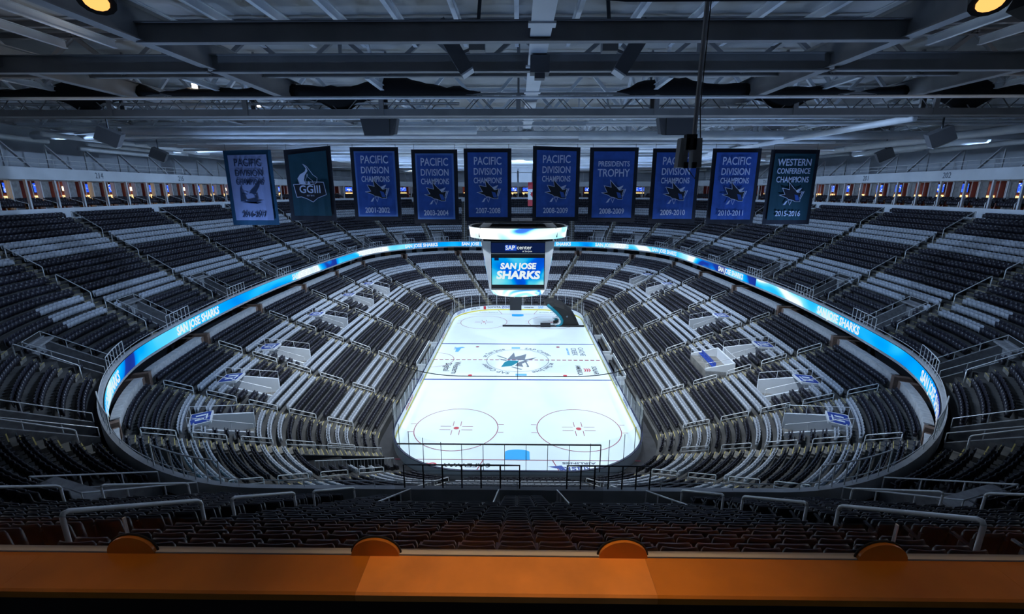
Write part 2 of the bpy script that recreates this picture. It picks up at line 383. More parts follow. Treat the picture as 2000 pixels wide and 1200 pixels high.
# ------------------------------------------------------------------ portals (lower) and mouths (upper)
def wall_run(mb, f, u, du, s0, s1, zb0, zb1, zt0, zt1, mi=0):
    q = [f(u, s0), f(u + du, s0), f(u + du, s1), f(u, s1)]
    zb = [zb0, zb0, zb1, zb1]; zt = [zt0, zt0, zt1, zt1]
    mb.hexa([(*p, z) for p, z in zip(q, zb)], [(*p, z) for p, z in zip(q, zt)], mi)
def P3(f, u, s, z): return Vector((*f(u, s), z))
for (u, bank, i), (_, d) in zip(PORT, PU):
    s0, s1 = PW0 / NL, PW1 / NL; z0, z1 = zl(PW0), zl(PW1); zt0, zt1 = z0 + 1.35, z1 + .12
    loc = P3(LO, u, (s0 + s1) / 2, z0)
    r = root('entrance_portal', f'white walled stair mouth with blue roof sign, {ordw(i + 1)} from the far end, {bank} lower stand', 'portal', loc, 'lower bowl entrance portals')
    mb = MB(); t = .2 / mscale(LO, u, .7)
    zb = z0 - .5
    farlast = bank == 'right-bank'
    for uu_, isfar in ((u - d, not farlast), (u + d - t, farlast)):
        wall_run(mb, LO, uu_, t, s0, s1, zb, zb, zt0 if isfar else z0 + .35, zt1 if isfar else z1 - .02)
    wall_run(mb, LO, u - d, 2 * d, s1 - .012, s1, zb, zb, zt1, zt1)
    keep(mb.build('side_wall', 'white'), r)
    mb = MB(); wall_run(mb, LO, u - d, 2 * d, s0, s1, zb, zb, z0, z0); keep(mb.build('walkway', 'step'), r)
    sm = s1 - (s1 - s0) * .36; zm = zt1 + (zt0 - zt1) * .36
    mb = MB(); wall_run(mb, LO, u - d, 2 * d, sm, s1, zt1 - .2, zt1 - .2, zt1 + .02, zt1 + .02); zm = zt1; cap = keep(mb.build('roof_slab', 'white'), r)
    mb = MB()
    g = (s1 - sm) * .06
    for e0, e1 in ((-.86, -.05), (.05, .86)):
        wall_run(mb, LO, u + d * e0, d * (e1 - e0), sm + g, s1 - g, zm, zt1, zm + .035 , zt1 + .035)
    keep(mb.build('blue_panel', 'blue_sign'), cap)
    mb = MB(); us_ = (sm + s1) / 2; zz = (zm + zt1) / 2 + .05
    wall_run(mb, LO, u - d * .5, d * .22, us_ - .02, us_ + .02, zz - .02, zz - .02, zz, zz); wall_run(mb, LO, u + d * .2, d * .22, us_ - .015, us_ + .02, zz - .02, zz - .02, zz, zz)
    wall_run(mb, LO, u - d * .5, d * .9, us_ - .028, us_ - .022, zz - .02, zz - .02, zz, zz)
    keep(mb.build('sign_mark', 'board'), cap)
    mb = MB(); h = .75
    zA, zB = (z0 + .35, zt0) if farlast else (zt0, z0 + .35)
    pts = [P3(LO, u - d + t / 2, s0, zA), P3(LO, u - d + t / 2, s0, zA + h), P3(LO, u - d + t / 2, s1, zt1 + h), P3(LO, u + d - t / 2, s1, zt1 + h), P3(LO, u + d - t / 2, s0, zB + h), P3(LO, u + d - t / 2, s0, zB)]
    mb.tube(pts, .03)
    for uq, zC in ((u - d + t / 2, zA), (u + d - t / 2, zB)):
        for e in (.35, .7, 1.): 
            s = s0 + (s1 - s0) * e; z = zC + (zt1 - zC) * e; mb.tube([P3(LO, uq, s, z), P3(LO, uq, s, z + h)], .026)
    keep(mb.build('guard_rail', 'rail'), r)
for (u, bank, i), (_, d) in zip(EXU, EU):
    s0, s1 = .3, EO1; zf = 12.0; zt = zu(5)
    cen = udist(u, 3) < .06
    loc = P3(UP, u, 2, zf)
    pl = f'dark stair mouth with pipe rails, {ordw(i + 1)} from the far end in the {bank} upper stand' if not cen else f'wide landing with pipe rails below the centre block, {bank} one'
    r = root('stair_mouth', pl, 'portal', loc, 'upper bowl stair mouths')
    mb = MB(); t = .16 / mscale(UP, u, 2)
    for uq in (u - d, u + d - t): wall_run(mb, UP, uq, t, ou(0), s1, 11.8, 11.8, zu(0) + .25, zt - .1)
    wall_run(mb, UP, u - d, 2 * d, s1 - .15, s1, 11.8, 11.8, zt + .1, zt + .1)
    keep(mb.build('side_wall', 'grey'), r)
    mb = MB(); wall_run(mb, UP, u - d, 2 * d, .1, s1, 11.7, 11.7, zf, zf); keep(mb.build('landing', 'darkfloor'), r)
    mb = MB(); wall_run(mb, UP, u - d, 2 * d, s1 - .7, s1, zt - .15, zt - .15, zt, zt); keep(mb.build('roof_slab', 'grey'), r)
    mb = MB(); h = .55
    A = [P3(UP, u - d + t / 2, ou(0), zu(0) + .25), P3(UP, u - d + t / 2, s1, zt - .1), P3(UP, u + d - t / 2, s1, zt - .1), P3(UP, u + d - t / 2, ou(0), zu(0) + .25)]
    H = Vector((0, 0, h)); mb.tube([A[0], A[0] + H, A[1] + H, A[2] + H, A[3] + H, A[3]], .03)
    for a, b in ((A[0], A[1]), (A[3], A[2])):
        for e in (.33, .66, 1): p = a.lerp(b, e); mb.tube([p, p + H], .026)
    keep(mb.build('guard_rail', 'rail'), r)
    # gate fence on the parapet in front of the mouth
    sc = mscale(UP, u, 0); hw = (ex_hw(u) + .7) / sc
    if cen: u, hw = (3 + 3.85 / 60.8, 1.75 / sc) if u > 3 else (3 - 2.35 / 60.8, 2.45 / sc)
    fr = root('gate_fence', f'tall pipe fence on the parapet before the {ordw(i + 1)} upper stair mouth, {bank}' if not cen else f'tall dark cable fence on the parapet below the centre block, {bank}', 'fence', P3(UP, u, .07, 13.), 'parapet fences')
    mb = MB(); n = 6; q = [u - hw + 2 * hw * e / n for e in range(n + 1)]
    mb.tube([P3(UP, q[0], .07, 13.)] + [P3(UP, x, .07, 14.1) for x in q] + [P3(UP, q[-1], .07, 13.)], .035)
    keep(mb.build('frame', 'rail_dark' if cen else 'rail'), fr)
    mb = MB()
    for x in q[1:-1]: mb.tube([P3(UP, x, .07, 13.), P3(UP, x, .07, 14.1)], .028 if not cen else .035, 5)
    if cen:
        for zz in (13.2, 13.4, 13.6, 13.8): mb.tube([P3(UP, x, .07, zz) for x in q], .008, 4)
    keep(mb.build('balusters', 'rail_dark' if cen else 'rail'), fr)
mb = MB(); mb.tube([(*UP(u, .07), 13.3) for u in us], .022, 5, closed=True)
for i in range(0, N, 4): mb.tube([(*UP(us[i], .07), 12.95), (*UP(us[i], .07), 13.3)], .018, 4)
tag(mb.build('parapet_rail', 'rail'), 'low pipe rail running along the top of the upper bowl parapet', 'rail')
# ------------------------------------------------------------------ aisle handrails
def seen(p, m=60):
    u, v, d = proj(*p); return d > .5 and -m < u < 2000 + m and -m < v < 1090
def handrail(f, u, sA, zA, sB, zB, label, mid, group, r=.04, h=.88, name='aisle_handrail'):
    a0, b0 = P3(f, u, sA, zA), P3(f, u, sB, zB); H = Vector((0, 0, h))
    if not (seen(a0) or seen(b0)): return
    o = root(name, label, 'handrail', a0, group)
    d = (b0 - a0).normalized() * .12; D = Vector((0, 0, .1))
    mb = MB(); mb.tube([a0 + H - D, a0 + H - D * .3 + d * .3, a0 + H + d, b0 + H - d, b0 + H - D * .3 - d * .3, b0 + H - D], r, 7); keep(mb.build('top_rail', 'rail', smooth=True), o)
    posts = [(a0, 0), (b0, 0)]
    for p in ([a0, b0] if (b0 - a0).length < 4.2 else [a0, (a0 + b0) / 2, b0]):
        mb = MB(); mb.tube([p - Vector((0, 0, .05)), p + H - D * (1 if p in (a0, b0) else 0)], r * .92, 7); keep(mb.build('post', 'rail', smooth=True), o)
    if mid:
        mb = MB(); mb.tube([a0 + H * .55, b0 + H * .55], r * .85, 6); keep(mb.build('mid_rail', 'rail', smooth=True), o)
LSEG = [(22.5, 19.8), (18.5, 15.6), (14.3, 11.4), (10.1, 7.2), (5.9, 3.0)]
for u, bank, i in LA:
    for j, (ka, kb) in enumerate(LSEG):
        if in_tunnel(u, int(kb)): continue
        handrail(LO, u, ka / NL, zl(ka), kb / NL, zl(kb), f'pipe handrail with mid rail, {ordw(j + 1)} from the top of the {ordw(i + 1)} lower aisle, {bank} stand', True, 'lower bowl aisle handrails')
USEG = [(18.3, 14.7), (13.6, 10.4), (9.3, 6.2), (4.9, 1.2)]
for u, bank, i in UA:
    for j, (ka, kb) in enumerate(USEG):
        handrail(UP, u, ou(ka), zu(ka), ou(kb), zu(kb), f'plain pipe handrail, {ordw(j + 1)} from the top of the {ordw(i + 1)} upper aisle, {bank} stand', False, 'upper bowl aisle handrails')
# ------------------------------------------------------------------ seats
def grid_panel(w, z0, z1, t, bow, nx, lean, crown):
    vs, fs = [], []
    zs = [z0, z0 + .05, (z0 + z1) / 2, z1 - .05, z1]
    for side in (0, 1):
        for iz, z in enumerate(zs):
            for ix in range(nx + 1):
                e = ix / nx * 2 - 1; x = e * w / 2 * (.9 if iz in (0, len(zs) - 1) else 1)
                y = lean * (z - z0) - bow * e * e + (t if side else 0) * (.5 if iz in (0, len(zs) - 1) else 1)
                zz = z + (crown * (1 - e * e) if iz == len(zs) - 1 else 0)
                vs.append((x, y, zz))
    n = nx + 1; R = len(zs)
    for iz in range(R - 1):
        for ix in range(nx):
            a = iz * n + ix; fs.append((a, a + 1, a + n + 1, a + n)); b = a + n * R; fs.append((b, b + n, b + n + 1, b + 1))
    for ix in range(nx):
        for iz, fl in ((0, 0), (R - 1, 1)):
            a = iz * n + ix; b = a + n * R; fs.append((a, b, b + 1, a + 1) if not fl else (a, a + 1, b + 1, b))
    for iz in range(R - 1):
        a = iz * n; b = a + n * R; fs.append((a, a + n, b + n, b)); a += nx; b += nx; fs.append((a, b, b + n, a + n))
    return vs, fs
def part_mesh(name, pieces, m):
    mb = MB()
    for vs, fs in pieces: mb.add(vs, fs)
    me = bpy.data.meshes.new(name); me.from_pydata(mb.v, [], mb.f); me.materials.append(M[m]); return me
def boxvf(c, d):
    b = MB(); b.box(c, d); return b.v, b.f
back = grid_panel(.49, .38, .90, .045, .05, 6, .14, .018)
pan = grid_panel(.46, .40, .78, .07, .02, 4, .10, .01); pan = ([(x, y - .20, z) for x, y, z in pan[0]], pan[1])
leg1 = [boxvf((.26, -.10, .29), (.035, .10, .58)), boxvf((.26, -.06, .01), (.05, .26, .03)), boxvf((.26, .05, .60), (.05, .06, .34))]
arm = [boxvf((.26, -.14, .62), (.055, .34, .04))]
PITCH = .525
seats = []      # (depth, x, y, z, ang, light, info)
def light_lower(k): 
    t = NL - 1 - k
    return (4 <= t < 7) or (11 <= t < 14) or (18 <= t < 21)
def light_upper(k): return (4 <= k < 7) or (12 <= k < 15)
def rows_of(f, n, spos, zf, seatoff, aisles, skip, light, tier):
    au = sorted(u for u, _, _ in aisles)
    for k in range(n):
        s = spos(k) + seatoff
        for i, u0 in enumerate(au):
            u1 = au[(i + 1) % len(au)]; u1 = u1 if u1 > u0 else u1 + 4
            m = mscale(f, u0, s); m1 = mscale(f, u1, s); a, b = u0 + .62 / m, u1 - .62 / m1
            # arc length table of this block
            q = np.linspace(a, b, 40); pts = np.array([f(t, s) for t in q]); L = np.concatenate([[0], np.cumsum(np.hypot(*np.diff(pts, axis=0).T))])
            c = int((L[-1]) / PITCH); off = (L[-1] - c * PITCH) / 2
            for j in range(c):
                u = float(np.interp(off + (j + .5) * PITCH, L, q))
                mm = mscale(f, u, s); 
                if skip(u, k, .32 / mm): continue
                x, y = f(u, s); z = zf(k); pu, pv, d = proj(x, y, z + .6)
                if d < .5 or pu < -90 or pu > 2090 or pv > 1260: continue
                t, nrm = frame(f, u, s)
                seats.append((d, x, y, z, math.atan2(t.y, t.x) + PI, light(k, u), (tier, i, k, j, c, pu, pv)))
def skL(u, k, e): return (PW0 <= k < PW1 and any(udist(u, c) < d + e for c, d in PU)) or (k < TUN_K and udist(u, TUN_U) < TUN_D + e) or (k < 3 and udist(u, 1) < .05) or (9 <= k <= 12 and PFA - e < u < PFB + e)
def skU(u, k, e): return k < 5 and any(udist(u, c) < d + e for c, d in EU)
rows_of(LO, NL, lambda k: k / NL, zl, .62 / NL, LA, skL, lambda k, u: light_lower(k), 'lower')
def lu(k, u): return light_upper(k) and not 2.40 < u < 3.60 
rows_of(UP, NU, ou, zu, .5, UA, skU, lu, 'upper')
for o_, z_ in ((16.5, 23.3), (17.4, 23.65)):
    for i in range(760):
        u = -.30 + i * 2.6 / 760; x, y = UP(u, o_); t, nrm = frame(UP, u, o_); pu, pv, d = proj(x, y, z_ + .6)
        if i % 11 in (0, 1) or d < .5 or pu < -40 or pu > 2040: continue
        seats.append((d, x, y, z_, math.atan2(t.y, t.x) + PI, False, ('suite', 0, 0, 0, 0, pu, pv)))
near = [s for s in seats if s[6][0] == 'upper' and s[6][6] < 1084 and -20 < s[6][5] < 2020]
near = [s for s in near if s[6][6] > 600 and not s[5]]
near.sort(key=lambda s: s[0]); near = near[:300]; ids = set(id(s) for s in near)
rest = [s for s in seats if id(s) not in ids]
# stuff: everything past the nearest three hundred
def tmpl(parts):
    V, FF = [], []
    for vs, fs in parts:
        b = len(V); V += vs; FF += [tuple(b + i for i in f) for f in fs]
    return np.array(V, float), FF
lod = [tmpl([back, pan] + leg1 + arm), tmpl([grid_panel(.49, .38, .90, .05, .04, 2, .14, .015), boxvf((0, -.15, .58), (.45, .10, .38)), boxvf((.26, -.10, .48), (.045, .2, .30))])]
def lodof(d): return 0 if d < 24 else 1
VV, LI, LS, MI = [], [], [], []; nv = 0
for s in rest:
    V, FF = lod[lodof(s[0])]; c, sn = math.cos(s[4]), math.sin(s[4])
    R = np.array([[c, sn, 0], [-sn, c, 0], [0, 0, 1]]); VV.append(V @ R + np.array(s[1:4]))
    for f in FF: LI.append(np.array(f) + nv); LS.append(len(f)); MI.append(1 if s[5] else 0)
    nv += len(V)
VV = np.concatenate(VV); LI = np.concatenate(LI); LS = np.array(LS)
me = bpy.data.meshes.new('stadium_seats'); me.vertices.add(nv); me.vertices.foreach_set('co', VV.ravel())
me.loops.add(len(LI)); me.loops.foreach_set('vertex_index', LI.astype(np.int32))
me.polygons.add(len(LS)); me.polygons.foreach_set('loop_start', np.concatenate([[0], np.cumsum(LS)[:-1]]).astype(np.int32))
me.polygons.foreach_set('material_index', np.array(MI, np.int32)); me.materials.append(M['seat_dark']); me.materials.append(M['seat_light']); me.update(calc_edges=True); me.validate()
o = bpy.data.objects.new('stadium_seats', me); COL.objects.link(o)
tag(o, 'thousands of folded charcoal and pale grey seats in banded rows round both bowls', 'seats', None, 'stuff')
ms = {'backrest': part_mesh('backrest', [back], 'seat_dark'), 'seat_pan': part_mesh('seat_pan', [pan], 'seat_dark'), 'leg': part_mesh('leg', leg1, 'seat_iron'), 'armrest': part_mesh('armrest', arm, 'seat_dark')}
for k in ('backrest', 'seat_pan'): ms[k].polygons.foreach_set('use_smooth', [True] * len(ms[k].polygons))
au = sorted(u for u, _, _ in UA)
def blockname(i):
    u = au[i]; c = (u + ((au[(i + 1) % len(au)] - u) % 4) / 2) % 4
    if udist(c, 3) < .03: return 'centre block'
    d = c - 3; n = sum(1 for x in au if 0 < (x - 3) * (1 if d > 0 else -1) < abs(d))
    return f"{ordw(n)} block {'right-side' if d > 0 else 'left-side'} of centre"
topk = max(s[6][2] for s in near)
for s in near:
    tier, i, k, j, c, pu, pv = s[6]
    o = root('stadium_seat', f'folded charcoal seat, {ordw(topk - k + 1)} row below the ledge, {ordw(j + 1)} seat along, {blockname(i)}', 'seat', s[1:4], 'seats below the ledge', (0, 0, s[4]))
    for nm in ('backrest', 'seat_pan', 'leg', 'armrest'):
        p = bpy.data.objects.new(nm, ms[nm]); COL.objects.link(p); p.parent = o
print('seats', len(seats), 'near', len(near), 'row range', topk, min(s[6][2] for s in near))
# ------------------------------------------------------------------ rink
def rink(u_pts, a=12.95, b=30.48, r=8.53):
    pts = []
    L1, L2, A = 2 * (b - r), 2 * (a - r), PI * r / 2; per = 2 * L1 + 2 * L2 + 4 * A
    for s in u_pts:
        s = s % per; x = None
        for seg, ln in (('R', L1), ('a0', A), ('T', L2), ('a1', A), ('L', L1), ('a2', A), ('B', L2), ('a3', A)):
            if s <= ln: break
            s -= ln
        if seg == 'R': pts.append((a, -(b - r) + s, 1, 0))
        elif seg == 'T': pts.append((a - r - s, b, 0, 1))
        elif seg == 'L': pts.append((-a, b - r - s, -1, 0))
        elif seg == 'B': pts.append((-(a - r) + s, -b, 0, -1))
        else:
            k = int(seg[1]); g = s / r + k * PI / 2; cx = (a - r) * (1, -1, -1, 1)[k]; cy = (b - r) * (1, 1, -1, -1)[k]
            pts.append((cx + r * math.cos(g), cy + r * math.sin(g), math.cos(g), math.sin(g)))
    return pts
PERI = 4 * (30.48 - 8.53) + 4 * (12.95 - 8.53) + 2 * PI * 8.53
ice = root('ice_sheet', 'bright white ice rink sheet with painted lines, circles and centre emblem', 'ice', (0, 0, 0))
NI = 240; edge = rink([i * PERI / NI for i in range(NI)])
mb = MB(); mb.add([(p[0], p[1], 0) for p in edge] + [(p[0], p[1], -.05) for p in edge], [tuple(range(NI))] + [(i, NI + i, NI + (i + 1) % NI, (i + 1) % NI) for i in range(NI)])
keep(mb.build('ice_surface', 'ice'), ice)
def flat(name, quads, m, z=.012):
    mb = MB()
    for q in quads: mb.add([(x, y, z) for x, y in q], [tuple(range(len(q)))])
    return keep(mb.build(name, m), ice)
def rect(x0, y0, x1, y1): return [(x0, y0), (x1, y0), (x1, y1), (x0, y1)]
def arcq(cx, cy, r, w, g0=0, g1=2 * PI, n=72):
    q = []
    for i in range(n):
        a, b = g0 + (g1 - g0) * i / n, g0 + (g1 - g0) * (i + 1) / n
        q.append([(cx + (r - w / 2) * math.cos(a), cy + (r - w / 2) * math.sin(a)), (cx + (r + w / 2) * math.cos(a), cy + (r + w / 2) * math.sin(a)), (cx + (r + w / 2) * math.cos(b), cy + (r + w / 2) * math.sin(b)), (cx + (r - w / 2) * math.cos(b), cy + (r - w / 2) * math.sin(b))])
    return q
for y in (-7.62, 7.62): flat('blue_line', [rect(-12.9, y - .17, 12.9, y + .17)], 'blueline')
flat('centre_line', [rect(-12.9 + i * .86, -.15, -12.9 + i * .86 + .58, .15) for i in range(30)], 'adblack' if 0 else 'redline')
for sy in (-1, 1): flat('goal_line', [rect(-11.9, sy * 27.13 - .05, 11.9, sy * 27.13 + .05)] + [[(sx * 3.35, sy * 27.13), (sx * 3.35 + .1, sy * 27.13), (sx * 4.27 + .1, sy * 30.4), (sx * 4.27, sy * 30.4)] for sx in (-1, 1)], 'redline')
for sy in (-1, 1):
    for sx in (-1, 1):
        cx, cy = sx * 6.706, sy * 21.03; q = arcq(cx, cy, 4.57, .09)
        for a in (-1, 1):
            for b in (-1, 1):
                q.append(rect(cx + a * 4.57, cy + b * .86 - .04, cx + a * 5.2, cy + b * .86 + .04))
                q.append(rect(min(cx + a * .6, cx + a * 1.8), cy + b * .38 - .04, max(cx + a * .6, cx + a * 1.8), cy + b * .38 + .04))
                q.append(rect(cx + a * .42 - .035, min(cy + b * .45, cy + b * 1.5), cx + a * .42 + .035, max(cy + b * .45, cy + b * 1.5)))
        flat('faceoff_circle', q, 'redline')
        flat('faceoff_spot', [[(cx + .3 * math.cos(g * PI / 8), cy + .3 * math.sin(g * PI / 8)) for g in range(16)]], 'red', .014)
        flat('neutral_spot', [[(sx * 6.7 + .3 * math.cos(g * PI / 8), sy * 6.1 + .3 * math.sin(g * PI / 8)) for g in range(16)]], 'red' if sy < 0 else 'redline', .014)
    s = -sy; g = [(-1.22, sy * 27.1), (1.22, sy * 27.1)] + [(1.22 * math.cos(k * PI / 16) * (1 if 1 else 0), sy * 27.1 + s * (1.37 + .46 * math.sin(k * PI / 16))) for k in range(17)]
    flat('goal_crease', [g], 'crease', .014)
flat('centre_circle', arcq(0, 0, 4.75, .09), 'adgrey'); flat('referee_crease', arcq(-12.9, 0, 3.05, .09, -PI / 2, PI / 2, 36), 'redline')
LG = lambda pts: [((x - 904) / 72, (862 - y) / 27.4) for x, y in pts]
flat('emblem_fins', [LG([(795, 850), (862, 770), (875, 825), (930, 812), (930, 862), (795, 858)]), LG([(930, 812), (1005, 788), (985, 855), (1122, 830), (1060, 858), (985, 868), (930, 862)])], 'adgrey', .016)
flat('emblem_head', [LG([(728, 942), (760, 890), (800, 868), (920, 870), (900, 895), (840, 930)])], 'teal', .016)
flat('emblem_belly', [LG([(875, 930), (905, 895), (985, 866), (1030, 870), (950, 905), (965, 940), (905, 932)]), LG([(690, 848), (790, 862), (780, 872), (740, 868)])], 'adgrey', .017)
flat('emblem_stick', [LG([(985, 885), (1000, 880), (1028, 938), (1012, 938)]), LG([(985, 925), (1028, 938), (1012, 942)]), LG([(830, 942), (850, 938), (958, 966), (940, 972)]), LG([(665, 812), (680, 808), (790, 846), (770, 850)])], 'adgrey', .017)
def arc_text(body, cx, cy, r, g, size, m, parent):
    c = bpy.data.curves.new('t', 'FONT'); c.body = body; c.size = size; c.align_x = 'CENTER'; c.resolution_u = 2; c.offset = .02
    o = bpy.data.objects.new('t', c); COL.objects.link(o); bpy.context.view_layer.update()
    me = bpy.data.meshes.new_from_object(o.evaluated_get(bpy.context.evaluated_depsgraph_get())); bpy.data.objects.remove(o)
    for v in me.vertices:
        a = g - v.co.x / (r + .3); rr = r + v.co.y; v.co = (cx + rr * math.cos(a), cy + rr * math.sin(a), .016)
    me.materials.clear(); me.materials.append(M[m]); o = bpy.data.objects.new('lettering', me); COL.objects.link(o); keep(o, parent)
for g, t in ((48, 'SAP Center'), (-40, 'at San Jose'), (-132, 'SAP Center'), (140, 'at San Jose')): arc_text(t, 0, 0, 5.05, math.radians(g), 1.15, 'adgrey', ice)
def icetext(b, x, y, size, ang, m, sx=1.): text(b, size, Matrix.Translation((x, y, .018)) @ Matrix.Rotation(math.radians(ang), 4, 'Z'), m, ice, sx=sx, bold=.01)
icetext('Western', -9.1, -3.3, 1.35, -90, 'adblack', .95); icetext('Digital', -10.4, -3.0, 1.35, -90, 'adblack', .95)
icetext('SOLAR', 11.2, -4.1, 1.0, -90, 'adblack'); icetext('AMERICA', 8.9, -4.1, 1.0, -90, 'adblack', .9)
flat('sponsor_mark', [[(9.6 + i * .32, -4.6), (9.8 + i * .32, -4.6), (10.0 + i * .32, -4.0), (9.8 + i * .32, -3.4), (9.6 + i * .32, -3.4), (9.8 + i * .32, -4.0)] for i in range(3)], 'red', .016)
icetext('CACHE', 10.3, 3.9, 1.2, -90, 'adgrey'); icetext('CREEK', 9.1, 3.9, 1.2, -90, 'adgrey'); icetext('CASINO RESORT', 8.1, 3.9, .45, -90, 'adlight')
icetext('SAP', -10.2, 5.3, .7, 90, 'adlight'); flat('blue_mark', [[(-10.1, 5.6), (-9.2, 6.0), (-8.7, 5.6), (-9.3, 5.4), (-9.6, 3.6), (-10.1, 3.6)]], 'adlight', .016)
flat('pale_mark', [rect(-1, 5.2, .4, 5.9), rect(-.3, -6.2, 1.3, -5.5)], 'adlight', .016)
icetext('SAFEWAY', -4.9, -28.05, .85, 180, 'adblack', 1.25); flat('red_mark', arcq(-8.1, -28.1, .36, .2, 0, 1.6 * PI, 24) + arcq(-8.7, -28.1, .3, .18, .5, 1.6 * PI, 24), 'red', .016)
icetext('Alaska', 5.6, -28.6, 1.15, 180, 'adblue', 1.2); icetext('AIRLINES', 5.9, -27.6, .45, 180, 'adgrey', 1.8); flat('swoosh_mark', [[(2.9, -28.2), (4.2, -28.0), (4.6, -28.8)]], 'adblue', .016)
icetext('Bridge Bank', 6.5, 28.6, .5, 0, 'adgrey', 1.6); icetext('Adobe Systems', -6.2, 28.6, .5, 0, 'adgrey', 1.3)
db = root('dasher_boards', 'white rink boards with yellow kick plate and clear glass round the ice', 'boards', (0, 0, 0))
def rband(t0, t1, z0, z1, name, m, seg=None, par=None, n=240):
    a = edge if seg is None else rink(seg); n = len(a); mb = MB(); vs = []
    for p in a:
        for t, z in ((t0, z0), (t1, z0), (t1, z1), (t0, z1)): vs.append((p[0] + p[2] * t, p[1] + p[3] * t, z))
    fs = [(i * 4 + k, ((i + 1) % n) * 4 + k, ((i + 1) % n) * 4 + (k + 1) % 4, i * 4 + (k + 1) % 4) for i in range(n if seg is None else n - 1) for k in range(4)]
    if seg is not None: fs += [(3, 2, 1, 0), tuple((n - 1) * 4 + k for k in range(4))]
    mb.add(vs, fs); return keep(mb.build(name, m), par or db)
rband(.0, .12, -.02, 1.07, 'board_wall', 'board'); rband(-.02, .0, 0, .22, 'kick_plate', 'yellow'); rband(-.03, .16, 1.07, 1.13, 'cap_rail', 'navy')
NP = 84; gp = PERI / NP
LR = 2 * (30.48 - 8.53)
for i in range(NP):
    s0, s1 = i * gp, (i + 1) * gp; p = rink([(s0 + s1) / 2])[0]; q = rink([s0])[0]
    if abs(p[1]) < 9.5 and p[0] > 12: continue
    top = 3.7 if abs(p[1]) > 21 else 2.75
    n = 5 if abs(p[2]) not in (0, 1) else 2
    rband(.05, .065, 1.13, top, 'glass_panel', 'glass', [s0 + .04 + (gp - .08) * j / (n - 1) for j in range(n)])
    mb = MB(); mb.box((q[0] + q[2] * .06, q[1] + q[3] * .06, (1.13 + top) / 2), (.05, .05, top - 1.13)); keep(mb.build('glass_post', 'steelp' if q[1] > -20 else 'rail_dark'), db)
mb = MB(); mb.bar((-10.6, -30.58, 3.74), (7.3, -30.58, 3.74), .09, .1); keep(mb.build('end_glass_top_rail', 'black'), db)
mb = MB(); mb.box((7.3, -30.58, 2.4), (.08, .08, 2.7)); keep(mb.build('end_glass_post', 'black'), db)
def adtext(b, s, z, size, m, sx=1.):
    c = bpy.data.curves.new('t', 'FONT'); c.body = b; c.size = size; c.align_x = 'CENTER'; c.align_y = 'CENTER'; c.offset = .01; c.resolution_u = 2
    o = bpy.data.objects.new('t', c); COL.objects.link(o); bpy.context.view_layer.update()
    me = bpy.data.meshes.new_from_object(o.evaluated_get(bpy.context.evaluated_depsgraph_get())); bpy.data.objects.remove(o)
    for v in me.vertices:
        p = rink([s - v.co.x * sx])[0]; v.co = (p[0] - p[2] * .02, p[1] - p[3] * .02, z + v.co.y)
    me.materials.clear(); me.materials.append(M[m]); o = bpy.data.objects.new('lettering', me); COL.objects.link(o); keep(o, db)
SF = LR + PI * 8.53 / 2            # arc start of the far straight
ctr = SF + (12.95 - 8.53)
adtext('TOYOTA', ctr + 5.2, .65, .55, 'adblack', 1.3); adtext('ZOOM', ctr + 2.2, .65, .7, 'adblue', 1.2); adtext('comerica', ctr - 2.4, .65, .5, 'adblack', 1.1); adtext('SAP', ctr - 5.0, .65, .7, 'adlight')
adtext('GEICO', ctr + 13.6, .65, .8, 'adblue', 1.2); adtext('LEVI', ctr + 11.4, .65, .5, 'adlight', 1.2); adtext('PATELCO', ctr + 9.4, .65, .5, 'adblack'); adtext('BARRACUDA', ctr - 11.5, .65, .5, 'adblue')
p = rink([ctr + 7.35])[0]; mb = MB(); mb.box((p[0], p[1] - .04, .65), (.8, .02, .7)); keep(mb.build('red_square', 'red'), db)
mb = MB()
mb.box((-.45, 30.45, 1.35), (2.5, .1, 2.7)); keep(mb.build('gate_door', 'adblack'), db)
for i, (s, b) in enumerate(((6, 'SHARKS'), (13, 'COORS LIGHT'), (36, 'KAISER'), (41, 'VERIZON'))): adtext(b, s, .65, .6, ('adblue', 'adblack')[i % 2], 1.2)
SL = LR + PI * 8.53 + 2 * (12.95 - 8.53)
for i, (s, b) in enumerate(((5, 'BLUE SHIELD'), (12, 'TECH CU'), (31, 'SHARKS'), (38, 'BUD LIGHT'))): adtext(b, SL + s, .65, .6, ('adblue', 'red')[i % 2], 1.2)
# benches beside the ice
for nm, x, y0, y1, lab in (('players_bench', 1, .8, 9.2, 'white walled team bench beyond the dashed centre line, on the boards side'), ('players_bench', 1, -9.2, -.8, 'white walled team bench nearer the camera than the centre line'),
                           ('penalty_box', -1, -5, 5, 'white walled penalty box beside the ice opposite the team benches')):
    r = root(nm, lab, 'bench', (x * 13.7, (y0 + y1) / 2, 0)); X = lambda d: x * (13.1 + d)
    mb = MB(); mb.box((X(1.35), (y0 + y1) / 2, .75), (.1, y1 - y0, 1.5)); keep(mb.build('back_wall', 'board'), r)
    for y in (y0, y1): mb = MB(); mb.box((X(.7), y, .6), (1.3, .1, 1.2)); keep(mb.build('end_wall', 'board'), r)
    mb = MB(); mb.box((X(.9), (y0 + y1) / 2, .42), (.4, y1 - y0 - .3, .08)); mb.box((X(.9), (y0 + y1) / 2, .2), (.1, y1 - y0 - .5, .4)); keep(mb.build('seat', 'adblack'), r)
